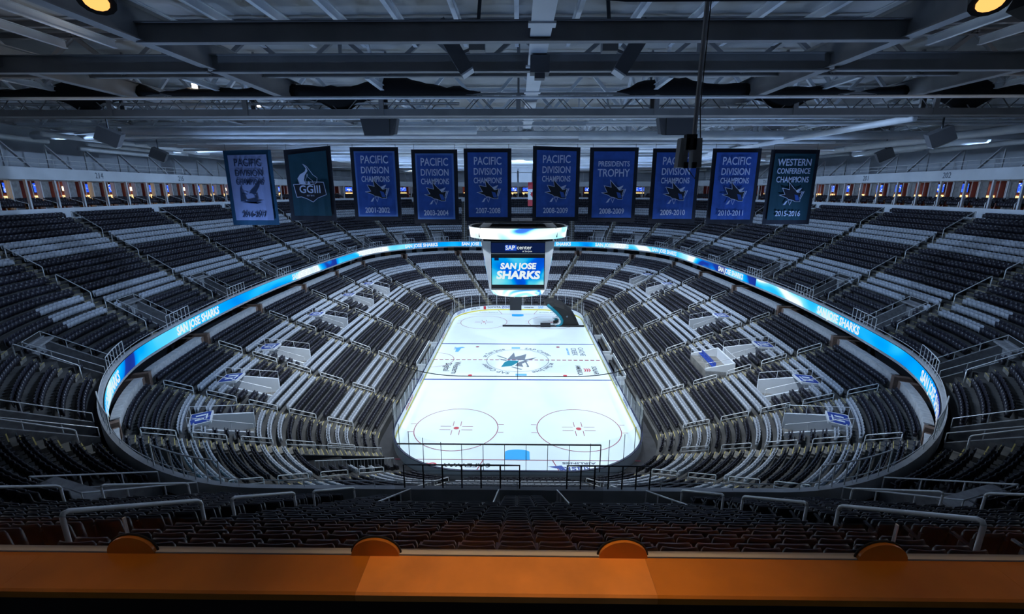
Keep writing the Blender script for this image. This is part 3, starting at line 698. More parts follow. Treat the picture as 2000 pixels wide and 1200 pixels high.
# shark head entrance prop
sh = root('shark_head_prop', 'big black shark head arch with teal gums and white teeth on the ice corner', 'prop', (9, 20.3, 0))
outer = [(4.95, 4.75), (6.6, 4.95), (8.7, 4.2), (10.3, 2.9), (11.3, 1.4), (11.9, 0)]
inner = [(7.0, .02), (7.7, .16), (8.15, .6), (8.2, 1.2), (7.8, 2.0), (6.9, 3.0), (5.9, 3.9), (5.05, 4.6)]
prof = outer + inner
mb = MB(); ys = [-1.9, -1.55, -.8, 0, .8, 1.55, 1.9]; sc = [.80, .95, 1, 1, 1, .95, .80]; vs = []
for y, k in zip(ys, sc):
    for x, z in prof: vs.append((9.6 + (x - 9.6) * k, 20.3 + y * 1.15, z * k))
n = len(prof); mb.add(vs, [(a * n + i, a * n + (i + 1) % n, (a + 1) * n + (i + 1) % n, (a + 1) * n + i) for a in range(6) for i in range(n)] + [tuple(range(n)), tuple(6 * n + i for i in range(n))[::-1]])
keep(mb.build('hood', 'black'), sh)
for yy in (18.1, 22.5): mb = MB(); mb.tube([(9.6 + (x - 9.6) * .9 + .12, yy, z * .9 + .1) for x, z in inner], .3, 8); keep(mb.build('gum', 'teal', smooth=True), sh)
for yy in (18.05, 22.55):
    for i in range(15):
        t = i / 14 * (len(inner) - 1); a = min(int(t), len(inner) - 2); e = t - a
        x = inner[a][0] + (inner[a + 1][0] - inner[a][0]) * e; z = inner[a][1] + (inner[a + 1][1] - inner[a][1]) * e
        x = 9.6 + (x - 9.6) * .9; z = z * .9 + .1; d = Vector((6.6 - x, 0, 1.6 - z)); d = d.normalized() if d.length else Vector((-1, 0, 0))
        b0 = Vector((x, yy, z)) + d * .15; sd = Vector((-d.z, 0, d.x)) * .14
        mb = MB(); mb.add([b0 - sd + Vector((0, -.1, 0)), b0 + sd + Vector((0, -.1, 0)), b0 + sd + Vector((0, .1, 0)), b0 - sd + Vector((0, .1, 0)), b0 + d * .5], [(3, 2, 1, 0), (0, 1, 4), (1, 2, 4), (2, 3, 4), (3, 0, 4)]); keep(mb.build('tooth', 'board'), sh)
for y in (18.15, 22.45): mb = MB(); mb.tube([(9.4, y - .1, 2.0), (9.4, y + .1, 2.0)], .18, 12); keep(mb.build('eye', 'adgrey'), sh)
lb = root('lifting_beam', 'long black beam with a motor box lying on the ice before the shark head', 'beam', (2, 19, .1))
mb = MB(); mb.bar((-2.9, 18.0, .16), (6.9, 18.0, .16), .3, .3); mb.bar((6.9, 18.0, .16), (12.7, 18.0, .16), .3, .3); keep(mb.build('bar', 'adblack'), lb)
mb = MB(); mb.box((5.3, 18.0, .34), (1.9, .8, .66)); keep(mb.build('motor_box', 'adblack'), lb)
# net cable above the camera end
mb = MB(); q = rink([-(LR * .28) + i * (LR * .56 + PI * 8.53 + 2 * 4.42) / 60 + LR + PI * 8.53 + 2 * 4.42 + LR * .72 + LR * .28 for i in range(61)]); mb.tube([(p[0], p[1], 10.1) for p in q], .04, 5)
nc = mb.build('net_cable', 'black'); tag(nc, 'black safety net cable hanging in a U above the camera end boards', 'cable')
for i in (20, 30, 40): mb = MB(); mb.tube([(q[i][0], q[i][1], 9.8), (q[i][0], q[i][1], 11.4)], .025, 4); keep(mb.build('hanger', 'black'), nc)
# corner tunnel
tu0, tu1 = TUN_U - TUN_D, TUN_U + TUN_D; w1 = TUN_K / NL
tn = root('players_tunnel', 'black draped tunnel mouth cut into the corner stand beside the near boards', 'tunnel', P3(LO, TUN_U, .2, 0))
mb = MB(); wall_run(mb, LO, tu0, 2 * TUN_D, 0, w1, -.06, -.06, 0, 0); keep(mb.build('ramp', 'darkfloor'), tn)
mb = MB()
for uq in (tu0 - .003, tu1): wall_run(mb, LO, uq, .003, 0, w1, -.06, -.06, zl(0) + .2, zl(TUN_K))
wall_run(mb, LO, tu0, 2 * TUN_D, w1, w1 + .01, 0, 0, zl(TUN_K), zl(TUN_K)); keep(mb.build('side_wall', 'adblack'), tn)
mb = MB(); wall_run(mb, LO, tu0, 2 * TUN_D, w1 * .55, w1, 2.6, 3.4, 2.75, 3.55); keep(mb.build('black_drape', 'blackcloth'), tn)
for uq in (tu0 - .0015, tu1 + .0015):
    mb = MB(); a, b = P3(LO, uq, 0.01, zl(0) + .2), P3(LO, uq, w1, zl(TUN_K)); H = Vector((0, 0, .95)); mb.tube([a, a + H, b + H, b], .035)
    for e in range(1, 22): p = a.lerp(b, e / 22); mb.tube([p, p + H], .016, 4)
    keep(mb.build('white_railing', 'rail'), tn)
# accessible platform with loose chairs in the right-bank lower stand
ap = root('viewing_platform', 'white walled open platform with loose blue chairs in the right-bank lower stand', 'platform', P3(LO, (PFA + PFB) / 2, 11 / NL, zl(12)))
pz = zl(12) + .04; w9, w13 = 9.1 / NL, 12.95 / NL; tt = .18 / mscale(LO, PFA, .5)
mb = MB(); wall_run(mb, LO, PFA, PFB - PFA, w9, w13, zl(8), zl(8), pz, pz); keep(mb.build('floor_slab', 'step'), ap)
mb = MB(); wall_run(mb, LO, PFA, PFB - PFA, w13 - .01, w13, pz, pz, pz + 1.15, pz + 1.15)
for uq in (PFA, PFB - tt): wall_run(mb, LO, uq, tt, w9, w13, zl(8), zl(8), pz + .25, pz + 1.15)
keep(mb.build('side_wall', 'white'), ap)
mb = MB(); H = Vector((0, 0, .6)); q = [P3(LO, PFA + tt / 2, w9, pz + .25), P3(LO, PFA + tt / 2, w13, pz + 1.15), P3(LO, PFB - tt / 2, w13, pz + 1.15), P3(LO, PFB - tt / 2, w9, pz + .25)]
mb.tube([q[0], q[0] + H, q[1] + H, q[2] + H, q[3] + H, q[3]], .03); mb.tube([q[1].lerp(q[2], .5), q[1].lerp(q[2], .5) + H], .03); keep(mb.build('guard_rail', 'rail'), ap)
for i in range(9):
    u = PFA + (PFB - PFA) * (.1 + .1 * i); x, y = LO(u, 10.3 / NL); t, n = frame(LO, u, 10.3 / NL)
    r = root('loose_chair', f'blue loose chair on the white walled platform, {ordw(i + 1)} from its camera end', 'chair', (x, y, pz), 'platform chairs', (0, 0, math.atan2(t.y, t.x) + PI))
    mb = MB(); mb.box((0, .2, .68), (.42, .04, .36), Matrix.Rotation(-.15, 3, 'X')); mb.build('backrest', 'adblue', r)
    mb = MB(); mb.box((0, 0, .45), (.42, .42, .04)); mb.build('seat', 'adblue', r)
    for a in (-.18, .18):
        for b in (-.18, .18): mb = MB(); mb.box((a, b, .215), (.03, .03, .43)); mb.build('leg', 'rail', r)
# ------------------------------------------------------------------ centre scoreboard
sb = root('centre_scoreboard', 'hanging centre scoreboard with four blue screens and curved LED rings', 'scoreboard', (0, 0, 11))
mb = MB(); W0, W1, D0 = 3.62, 3.75, 4.5
def octo(w, dd, z): return [(-w, -dd, z), (w, -dd, z), (dd, -w, z), (dd, w, z), (w, dd, z), (-w, dd, z), (-dd, w, z), (-dd, -w, z)]
b0, t0 = octo(3.55, 4.15, 12.0), octo(3.7, 5.2, 18.65)
t0 = [(-3.7, -4.55, 18.65), (3.7, -4.55, 18.65), (4.55 + .5, -3.4, 18.65), (5.05, 3.4, 18.65), (3.7, 4.55, 18.65), (-3.7, 4.55, 18.65), (-5.05, 3.4, 18.65), (-5.05, -3.4, 18.65)]
b0 = [(-3.6, -4.45, 12), (3.6, -4.45, 12), (3.95, -3.9, 12), (3.95, 3.9, 12), (3.6, 4.45, 12), (-3.6, 4.45, 12), (-3.95, 3.9, 12), (-3.95, -3.9, 12)]
mb.add(b0 + t0, [tuple(range(8))[::-1], tuple(range(8, 16))] + [(i, (i + 1) % 8, 8 + (i + 1) % 8, 8 + i) for i in range(8)])
keep(mb.build('housing', 'steelp'), sb)
for sgn in (-1, 1):
    def fp(x, z, d=0): return Vector((x * -sgn, sgn * (4.47 + (z - 12) * .015 + .05 + d), z))
    def pan_(name, x0, z0, x1, z1, m, d, uv=False):
        mb = MB(); c = [fp(x0, z0, d), fp(x1, z0, d), fp(x1, z1, d), fp(x0, z1, d)]; bk = [p + Vector((0, -sgn * .06, 0)) for p in c]; mb.hexa(bk, c)
        if uv: mb.uv = [(x + 7 * sgn, z) for x, z in ((x0, z0), (x1, z0), (x1, z1), (x0, z1))] * 2
        return keep(mb.build(name, m), sb)
    pan_('bezel', -3.66, 12.0, 3.66, 18.6, 'adblack', .02)
    pan_('header_panel', -3.6, 17.15, 3.6, 18.5, 'screen_navy', .05); pan_('screen', -3.55, 12.75, 3.55, 16.45, 'led_main', .05, True)
    pan_('screen_edge', -3.6, 17.0, 3.6, 17.06, 'steelp', .06); pan_('screen_edge', -3.6, 12.1, 3.6, 12.16, 'steelp', .06)
    pan_('screen_corner', -3.2, 16.1, -2.6, 16.45, 'screen_navy', .06); pan_('header_logo', -1.75, 17.45, -.2, 18.2, 'screen_logo', .06)
    xd = (-sgn, 0, 0)
    for b, x, z, size, sx_, sh_, bo in (('SAP', -1.05, 17.82, .78, 1, 0, .015), ('center', .85, 17.86, .78, 1, 0, .006), ('at San Jose', 1.25, 17.36, .3, 1, 0, .0), ('SAN JOSE', 0, 15.3, 1.12, 1.02, .12, .05), ('SHARKS', 0, 14.05, 1.5, 1.1, .12, .07)):
        text(b, size, facing(fp(x, z, .075), xd, (0, 0, 1)), 'screen_white', sb, sx=sx_, shear=sh_, bold=bo)
    # side screens
    def sp(y, z, d=0): return Vector((sgn * (3.98 + (z - 12) * .165 + .03 + d), y * sgn, z))
    mb = MB(); c = [sp(-3.3, 12.7), sp(3.3, 12.7), sp(3.3, 16.4), sp(-3.3, 16.4)]; mb.hexa([p - Vector((sgn * .05, 0, 0)) for p in c], c); mb.uv = [(y + 30 * sgn, z) for y, z in ((-3.3, 12.7), (3.3, 12.7), (3.3, 16.4), (-3.3, 16.4))] * 2
    keep(mb.build('side_screen', 'led_main'), sb)
def ringband(name, r0, r1, ry, z0, z1, m, t=.35):
    mb = MB(); mb.uv = []; n = 72
    for i in range(n + 1):
        g = 2 * PI * i / n; e = 2.6
        def pt(r): c, s_ = math.cos(g), math.sin(g); return (math.copysign(abs(c) ** (2 / e), c) * r, math.copysign(abs(s_) ** (2 / e), s_) * r * ry)
        for r, z in ((r0, z0), (r1, z1), (r1 - t, z1), (r0 - t, z0)): mb.v.append((*pt(r), z)); mb.uv.append((i / n * 40, z))
    for i in range(n):
        for k in range(4): mb.f.append((i * 4 + k, i * 4 + 4 + k, i * 4 + 4 + (k + 1) % 4, i * 4 + (k + 1) % 4)); mb.m.append(0 if k == 0 else 1)
    return keep(mb.build(name, [m, 'black']), sb)
ringband('upper_led_ring', 6.75, 6.95, .9, 19.05, 20.5, 'led_white'); ringband('lower_led_ring', 3.75, 4.35, 1.05, 10.9, 12.0, 'led_white', .5)
mb = MB(); mb.box((0, 0, 18.9), (9.4, 8.4, .45)); mb.box((0, 0, 19.9), (10.5, 9.5, 1.3)); mb.box((0, 0, 21.2), (9, 8, .2))
keep(mb.build('top_frame', 'adblack'), sb)
for x in (-5, -2.5, 0, 2.5, 5):
    for y in (-5.2, 5.2): mb = MB(); mb.box((x, y, 21.0), (.06, .06, 1.2)); keep(mb.build('rail_post', 'rail_dark'), sb)
for x in (-2.4, 2.4):
    for y in (-2, 2): mb = MB(); mb.tube([(x, y, 21), (x, y, 31.5)], .035, 5); keep(mb.build('hoist_cable', 'rail_dark'), sb)
# ------------------------------------------------------------------ banners
SH_BODY = [(447, 462), (505, 525), (530, 545), (590, 523), (560, 572), (600, 560), (585, 610), (590, 668), (540, 668), (495, 648), (455, 642), (440, 628), (395, 612), (355, 598), (418, 592), (400, 560), (380, 522), (460, 540)]
SH_WHITE = [(522, 543), (585, 528), (550, 575)]
SH_TIP = [(460, 652), (500, 656), (483, 706)]
SH_BLADE = [(408, 705), (440, 662), (456, 658), (434, 702)]
SH_STK = [[(588, 640), (594, 640), (625, 560), (617, 556)], [(578, 632), (584, 632), (608, 562), (600, 558)]]
def strokes(mb, pts, fn, w, t):
    for i, p in enumerate(pts):
        a, b = Vector(p), Vector(pts[(i + 1) % len(pts)]); d = (b - a)
        if d.length < 1e-6: continue
        n = Vector((-d.y, d.x)).normalized() * w / 2; d = d.normalized() * w / 3
        mb.prism([a - n - d, b - n + d, b + n + d, a + n - d], fn, t)
BY = -14.
def banner(x0, x1, zt0, zt1, zb, style, lines, year, label, border=.42, text_m='letter'):
    w = x1 - x0; xc = (x0 + x1) / 2
    r = root('championship_banner', label, 'banner', (xc, BY, (zt0 + zt1) / 2), 'banners hung in one row')
    field, rim, edgem = style
    wav = [.05 * math.sin(i * 1.7 + xc) for i in range(13)]
    def sheet(name, m, xa, xb, za0, za1, zb_, y, nx=12):
        mb = MB(); vs = []
        for yy in (y, y + .03):
            for i in range(nx + 1):
                e = i / nx; x = xa + (xb - xa) * e; zt = za0 + (za1 - za0) * e; k = (x - x0) / w * 12; dy = wav[min(12, int(k))] * .5
                vs += [(x, BY + yy + dy * .2, zt), (x, BY + yy + dy, zb_)]
        n = (nx + 1) * 2; fs = []
        for i in range(nx): a = i * 2; fs += [(a, a + 1, a + 3, a + 2), (n + a, n + a + 2, n + a + 3, n + a + 1), (a, a + 2, n + a + 2, n + a), (a + 1, n + a + 1, n + a + 3, a + 3)]
        fs += [(0, n, n + 1, 1), (2 * nx, 2 * nx + 1, n + 2 * nx + 1, n + 2 * nx)]
        mb.add(vs, fs); return keep(mb.build(name, m), r)
    sheet('cloth', edgem, x0, x1, zt0, zt1, zb, 0)
    b = border
    if rim: sheet('rim', rim, x0 + b, x1 - b, zt0 - b, zt1 - b, zb + b * 1.1, -.05)
    g = b + (.2 if rim else 0)
    sheet('field', field, x0 + g, x1 - g, zt0 - g, zt1 - g, zb + g * 1.1, -.10)
    Y = BY - .17; zt = (zt0 + zt1) / 2
    for body, dz, size, wid in lines:
        t = text(body, size, facing((xc, Y, zt - dz), (1, 0, 0), (0, 0, 1)), text_m, r, bold=.012, extrude=.01)
        t.data.body = body; bpy.context.view_layer.update(); t.scale.x *= wid / max(.1, t.dimensions.x)
    if year:
        t = text(year, .82, facing((xc, Y, zb + 1.15), (1, 0, 0), (0, 0, 1)), text_m, r, bold=.012, extrude=.01); bpy.context.view_layer.update(); t.scale.x *= 2.75 / t.dimensions.x
    return r, xc, zt, Y
def emblem_shark(r, xc, zc, Y, mirror=False):
    k = 2.7 / 270
    fn = lambda x, y, h: (xc + (x - 488) * k, Y - .02 - h, zc - (y - 585) * k)
    mb = MB(); mb.prism(SH_BODY, fn, .012); keep(mb.build('emblem', 'banner_edge'), r)
    mb = MB(); f2 = lambda x, y, h: (xc + (x - 488) * k, Y - .034 - h, zc - (y - 585) * k)
    strokes(mb, SH_BODY, f2, 4.5, .01); strokes(mb, SH_TIP, f2, 4, .01); mb.prism(SH_WHITE, f2, .01); mb.prism(SH_BLADE, f2, .01)
    for s in SH_STK: mb.prism(s, f2, .01)
    keep(mb.build('emblem_outline', 'letter'), r)
    mb = MB(); mb.prism([(520, 590), (560, 600), (582, 655), (540, 655)], f2, .006); keep(mb.build('emblem_face', 'banner_blue'), r)
PDC = [('PACIFIC', 1.35, 1.15, 3.0), ('DIVISION', 2.45, 1.0, 3.05), ('CHAMPIONS', 3.4, .85, 3.1)]
PT = [('PRESIDENTS', 1.75, .75, 3.4), ('TROPHY', 2.7, 1.15, 3.5)]
WC = [('WESTERN', 1.35, 1.0, 3.6), ('CONFERENCE', 2.25, .8, 3.55), ('CHAMPIONS', 3.15, .85, 3.5)]
BL = ('banner_blue', 'banner_rim', 'banner_edge'); BP = ('banner_blue', None, 'banner_edge')
B = [(-32.4, -27.1, 29.55, 29.65, 21.5, ('banner_white', None, 'banner_tealrim'), PDC, '2016-2017', 'pale grey banner with dark teal border reading Pacific Division Champions 2016-2017', 'letter_dark'),
     (-25.7, -20.5, 29.6, 30.05, 22.0, ('banner_teal', None, 'banner_edge'), [], None, 'dark teal banner with a flame over a GGIII shield', 'letter'),
     (-18.4, -13.1, 29.9, 29.9, 22.0, BL, PDC, '2001-2002', 'blue banner with pale rim dated 2001-2002, between the flame banner and the scoreboard', 'letter'),
     (-11.7, -6.65, 29.65, 29.65, 21.7, BL, PDC, '2003-2004', 'blue banner with pale rim dated 2003-2004, second of the two rimmed ones', 'letter'),
     (-5.95, -.75, 29.75, 29.75, 21.95, BP, PDC, '2007-2008', 'plain blue banner dated 2007-2008 hanging above the scoreboard', 'letter'),
     (1.6, 6.75, 30., 29.85, 21.97, BP, PDC, '2008-2009', 'plain blue division champions banner dated 2008-2009', 'letter'),
     (7.8, 13.05, 29.84, 29.84, 21.9, BP, PT, '2008-2009', 'plain blue banner reading Presidents Trophy 2008-2009', 'letter'),
     (14.6, 19.8, 29.73, 29.73, 21.76, BP, PDC, '2009-2010', 'plain blue banner dated 2009-2010, partly behind a hanging projector', 'letter'),
     (21.05, 26.3, 29.72, 29.72, 21.7, BP, PDC, '2010-2011', 'plain blue banner dated 2010-2011 next to the dark green one', 'letter'),
     (27.33, 32.55, 29.6, 29.57, 21.65, ('banner_teal', None, 'banner_edge'), WC, '2015-2016', 'dark green banner reading Western Conference Champions 2015-2016', 'letter')]
for i, (x0, x1, a, b, zb, st, ln, yr, lab, tm) in enumerate(B):
    r, xc, zt, Y = banner(x0, x1, a, b, zb, st, ln, yr, lab, .5 if i in (0, 1) else .42, tm)
    if i == 0:
        k = .0088; fn = lambda x, y, h: (xc + (x - 470) * k - .1, Y - .02 - h, zb + 3.5 - (y - 750) * k); mb = MB()
        mb.prism([(335, 850), (345, 690), (362, 650), (358, 720), (405, 846)], fn, .01); mb.prism([(450, 750), (560, 640), (610, 622), (560, 720), (520, 770), (490, 750)], fn, .01); mb.prism([(400, 845), (520, 820), (545, 880), (610, 856), (345, 858)], fn, .01)
        mb.prism([(365, 740), (430, 755), (430, 765), (370, 752)], fn, .01); mb.prism([(515, 770), (540, 770), (550, 850), (530, 850)], fn, .01); keep(mb.build('emblem', 'letter_dark'), r)
    elif i == 1:
        k = .0082; fl = lambda d: (lambda x, y, h: (xc + (x - 1235) * k, Y - .02 - d - h, zb + 4.1 - (y - 590) * k)); mb = MB()
        S = [(1015, 608), (1100, 605), (1130, 575), (1340, 575), (1425, 578), (1450, 740), (1330, 785), (1260, 838), (1190, 800), (1110, 770), (1045, 775)]
        mb.prism(S, fl(0), .01); keep(mb.build('shield', 'banner_edge'), r)
        mb = MB(); strokes(mb, S, fl(.015), 7, .01); F1 = [(1165, 342), (1215, 370), (1250, 420), (1290, 480), (1345, 520), (1335, 580), (1290, 610), (1180, 610), (1100, 600), (1082, 530), (1120, 480), (1190, 440), (1210, 390)]
        strokes(mb, F1, fl(.015), 6, .01); mb.prism([(1165, 342), (1210, 380), (1225, 430), (1180, 490), (1165, 550), (1185, 605), (1110, 600), (1082, 530), (1120, 480), (1190, 440), (1205, 400)], fl(.01), .01); mb.prism([(1200, 605), (1225, 560), (1250, 605)], fl(.01), .01)
        strokes(mb, [(1215, 470), (1220, 510), (1280, 560), (1285, 600), (1240, 610), (1190, 600), (1185, 550)], fl(.015), 5, .01); keep(mb.build('flame', 'letter'), r)
        text('GGIII', 1.15, facing((xc, Y - .06, zb + 3.4), (1, 0, 0), (0, 0, 1)), 'letter', r, bold=.02, sx=.95); text('EST 2012', .22, facing((xc, Y - .06, zb + 2.75), (1, 0, 0), (0, 0, 1)), 'letter', r)
    else: emblem_shark(r, xc + .1, zb + 3.3, Y)
tr = MB(); tr.tube([(-34, BY, 30.35), (34, BY, 30.35)], .16, 8); bp_ = tr.build('banner_pipe', 'steelp'); tag(bp_, 'long pale pipe the ten banners hang from', 'pipe')
for x0, x1, a, b, *_ in B:
    for x, z in ((x0 + .3, a), (x1 - .3, b)): mb = MB(); mb.tube([(x, BY, z - .1), (x, BY, 30.3)], .02, 4); keep(mb.build('hook', 'rail_dark'), bp_)
fl = root('canada_flag', 'red and white maple leaf flag hanging beyond the scoreboard', 'flag', (3.2, 45, 24.5))
for nm, x0, x1, z0, z1, m in (('red_bar', 2.3, 4.4, 25.6, 27.2, 'red'), ('white_field', 2.3, 4.4, 23.2, 25.6, 'board'), ('red_bar', 2.3, 4.4, 21.7, 23.2, 'red')): mb = MB(); mb.box(((x0 + x1) / 2, 45, (z0 + z1) / 2), (x1 - x0, .05, z1 - z0)); keep(mb.build(nm, m), fl)
mb = MB(); mb.prism([(0, .9), (.2, .45), (.55, .6), (.45, .1), (.7, 0), (.2, -.45), (0, -.9), (-.2, -.45), (-.7, 0), (-.45, .1), (-.55, .6), (-.2, .45)], lambda x, y, h: (3.45 + x, 44.96 - h, 24.4 + y), .02); keep(mb.build('maple_leaf', 'red'), fl)
for i, x in enumerate((-2.3, 1.0)):
    pn = root('acoustic_baffle', ('upper' if 0 else 'pale acoustic panel hung in the far roof gap, ') + ('away from the flag' if i == 0 else 'next to the flag'), 'panel', (x, 40, 29), 'far hanging panels')
    for z in (30.2, 28.1): mb = MB(); mb.box((x + .6, 40, z), (2.9, .2, 2.0)); keep(mb.build('panel_half', 'wallw'), pn)
# ------------------------------------------------------------------ suites round the rim
U0, U1 = -.30, 2.30; NSU = 66; SU = [U0 + (U1 - U0) * i / NSU for i in range(NSU + 1)]
mb = MB(); band(mb, UP, 15.65, 15.85, 21.4, 23.45, U0, U1, NSU * 3); struct(mb.build('wall_suite_parapet', 'wallw'), 'pale parapet wall below the suites')
mb = MB(); band(mb, UP, 15.85, 20.6, 22.9, 23.2, U0, U1, NSU * 2); struct(mb.build('floor_suites', 'darkfloor'), 'dark floor of the suites')
mb = MB(); band(mb, UP, 15.6, 15.9, 26.4, 27.6, U0, U1, NSU * 3); struct(mb.build('wall_suite_fascia', 'wallw'), 'pale fascia band above the suites carrying section numbers')
mb = MB(); band(mb, UP, 15.9, 20.6, 26.5, 26.65, U0, U1, NSU * 2); struct(mb.build('ceiling_suites', 'grey'), 'ceiling of the suites')
mb = MB(); band(mb, UP, 19.6, 19.8, 22.9, 26.6, U0, U1, NSU * 2); struct(mb.build('wall_suite_rear', 'redwall'), 'warm red rear wall of the suites')
mb = MB()
for i, u in enumerate(SU):
    m = mscale(UP, u, 18); t = .14 / m
    wall_run(mb, UP, u - t / 2, t, 17.45, 18.0, 23.2, 23.2, 26.5, 26.5)
    wall_run(mb, UP, u - t * .7, t * 1.4, 15.9, 16.15, 23.4, 23.4, 26.45, 26.45)
struct(mb.build('wall_suite_dividers', 'white'), 'white dividing walls and front posts between suites')
for i in range(NSU):
    u, v = SU[i], SU[i + 1]; c = (u + v) / 2; x, y = UP(c, 18); pu, pv, d = proj(x, y, 25)
    if d < 1 or pu < -60 or pu > 2060: continue
    hid = any(proj(b[0], BY, 25)[0] + 8 < pu - 16 and pu + 16 < proj(b[1], BY, 25)[0] - 8 for b in B)
    if hid: continue
    m = mscale(UP, c, 20); nn = ordw(i + 1)
    rb = 'right-bank' if x > 0 else 'left-bank'
    w = root('suite_window', f'tall framed suite window with white door, {nn} along the rim from the right-bank camera end', 'window', P3(UP, c, 17.5, 23.2), 'suite windows')
    mb = MB()
    for e in (.06, .30, .5, .7): wall_run(mb, UP, u + (v - u) * e, .05 / m, 17.5, 17.58, 23.2, 23.2, 26.4, 26.4)
    wall_run(mb, UP, u, v - u, 17.5, 17.58, 26.3, 26.3, 26.5, 26.5); keep(mb.build('frame', 'white'), w)
    mb = MB(); wall_run(mb, UP, u + (v - u) * .70, (v - u) * .28, 17.5, 17.56, 23.2, 23.2, 26.35, 26.35); keep(mb.build('door_panel', 'grey'), w)
    if i % 3 != 1:
        tv = root('television', f'blue lit television on the rear wall of the {nn} suite along the rim', 'television', P3(UP, c, 20.2, 25.4), 'suite televisions')
        mb = MB(); a = u + (v - u) * .08; wd = (v - u) * .55; wall_run(mb, UP, a, wd, 19.5, 19.58, 25.05, 25.05, 26.15, 26.15); keep(mb.build('case', 'black'), tv)
        mb = MB(); wall_run(mb, UP, a + wd * .03, wd * .94, 19.46, 19.5, 25.1, 25.1, 26.1, 26.1); mb.uv = [(i * 3.1 + q, z) for q, z in ((0, 0), (2, 0), (2, 0), (0, 0), (0, 1), (2, 1), (2, 1), (0, 1))]; keep(mb.build('screen', 'tv'), tv)
    else:
        lp = root('wall_lamp', f'warm glowing wall lamp in the {nn} suite along the rim', 'lamp', P3(UP, c, 20.3, 25.5), 'suite wall lamps')
        mb = MB(); wall_run(mb, UP, c - .2 / m, .4 / m, 19.42, 19.52, 25.3, 25.3, 25.75, 25.75); keep(mb.build('shade', 'lamp'), lp)
        mb = MB(); wall_run(mb, UP, c - .26 / m, .52 / m, 19.52, 19.6, 25.2, 25.2, 25.85, 25.85); keep(mb.build('back_plate', 'brown'), lp)
    ct = root('bar_counter', f'wooden bar counter with warm light strip in the {nn} suite along the rim', 'counter', P3(UP, c, 20, 23.2), 'suite bar counters')
    mb = MB(); wall_run(mb, UP, u + (v - u) * .08, (v - u) * .58, 18.9, 19.5, 23.2, 23.2, 24.2, 24.2); keep(mb.build('body', 'cherry'), ct)
    mb = MB(); wall_run(mb, UP, u + (v - u) * .08, (v - u) * .56, 19.5, 19.58, 24.25, 24.25, 24.75, 24.75); keep(mb.build('light_strip', 'counterlight'), ct)
    hr = root('suite_rail', f'white slanted stair rail before the {nn} suite along the rim', 'rail', P3(UP, u, 16.2, 23.2), 'suite stair rails')
    mb = MB(); g = .35 / m; mb.tube([P3(UP, u + g, 15.95, 23.45), P3(UP, u + g, 15.95, 24.0), P3(UP, u + g + .9 / m, 17.3, 24.65), P3(UP, u + g + .9 / m, 17.3, 23.2)], .04, 5); keep(mb.build('top_rail', 'rail'), hr)
    mb = MB(); mb.tube([P3(UP, u + g + 1.2 / m, 16.9, 24.15), P3(UP, v - .3 / m, 16.9, 24.15)], .03, 5); mb.tube([P3(UP, c, 16.9, 23.3), P3(UP, c, 16.9, 24.15)], .025, 4); keep(mb.build('seat_rail', 'rail'), hr)
for k, (b, u) in enumerate((('214', 2.115), ('215', 1.95), ('217', 1.66), ('201', .04), ('202', -.115), ('226', .345))):
    t, n = frame(UP, u, 15.6); text(b, .95, facing((*UP(u, 15.57), 27.0), (-t.x, -t.y, 0), (0, 0, 1)), 'adgrey', None, 'section_number', sx=.85)
    o = bpy.data.objects[-1] if 0 else [x for x in COL.objects if x.name.startswith('section_number')][-1]
    tag(o, f'dark section number {b} painted on the pale fascia, ' + ('near the edge of the left-bank rim', 'second along the left-bank rim', 'between the pale and flame banners', 'second along the right-bank rim', 'near the edge of the right-bank rim', 'between two blue banners')[k], 'sign')
# plain rim walls toward the camera end, outer walls, roof
for u0, u1 in ((2.30, 2.70), (3.30, 3.70)):
    mb = MB(); band(mb, UP, 15.65, 15.9, 21.4, 27.6, u0, u1, 30); struct(mb.build('wall_rim', 'wallw'), 'plain pale rim wall at the camera end, ' + ('left-bank' if u0 < 3 else 'right-bank'))
mb = MB(); band(mb, UP, 25.5, 26, 22.0, 36, 0, 4, 120); struct(mb.build('wall_outer', 'wallw'), 'outer arena wall under the roof')
mb = MB(); band(mb, UP, 15.9, 25.5, 27.4, 27.6, U0, U1, 120); struct(mb.build('floor_roof_walk', 'grey'), 'ledge behind the suite fascia')
wr = MB()
wr.tube([(*UP(U0 + i * .02, 15.75), 28.5) for i in range(131)], .03, 5); wr.tube([(*UP(U0 + i * .02, 15.75), 28.05) for i in range(131)], .025, 5)
for i in range(131): wr.tube([(*UP(U0 + i * .02, 15.75), 27.6), (*UP(U0 + i * .02, 15.75), 28.5)], .025, 4)
tag(wr.build('walkway_rail', 'rail'), 'thin pipe rail running above the suite fascia', 'rail')
for i in range(44):
    u = U0 + .03 + i * .059; p = P3(UP, u, 16.1, 27.6); q = P3(UP, u, 18.6, 30.2)
    if not seen(p, 30): continue
    mb = MB(); mb.bar(p, q, .16, .2); mb.bar(q, P3(UP, u, 18.6, 27.6), .12, .12); tag(mb.build('roof_strut', 'white'), f'white slanted strut rising behind the suite fascia, {ordw(i + 1)} from the right-bank camera end', 'strut', 'rim struts')
mb = MB(); mb.box((0, 5, 34.6), (150, 170, .3)); struct(mb.build('ceiling', 'deck'), 'grey metal roof deck')
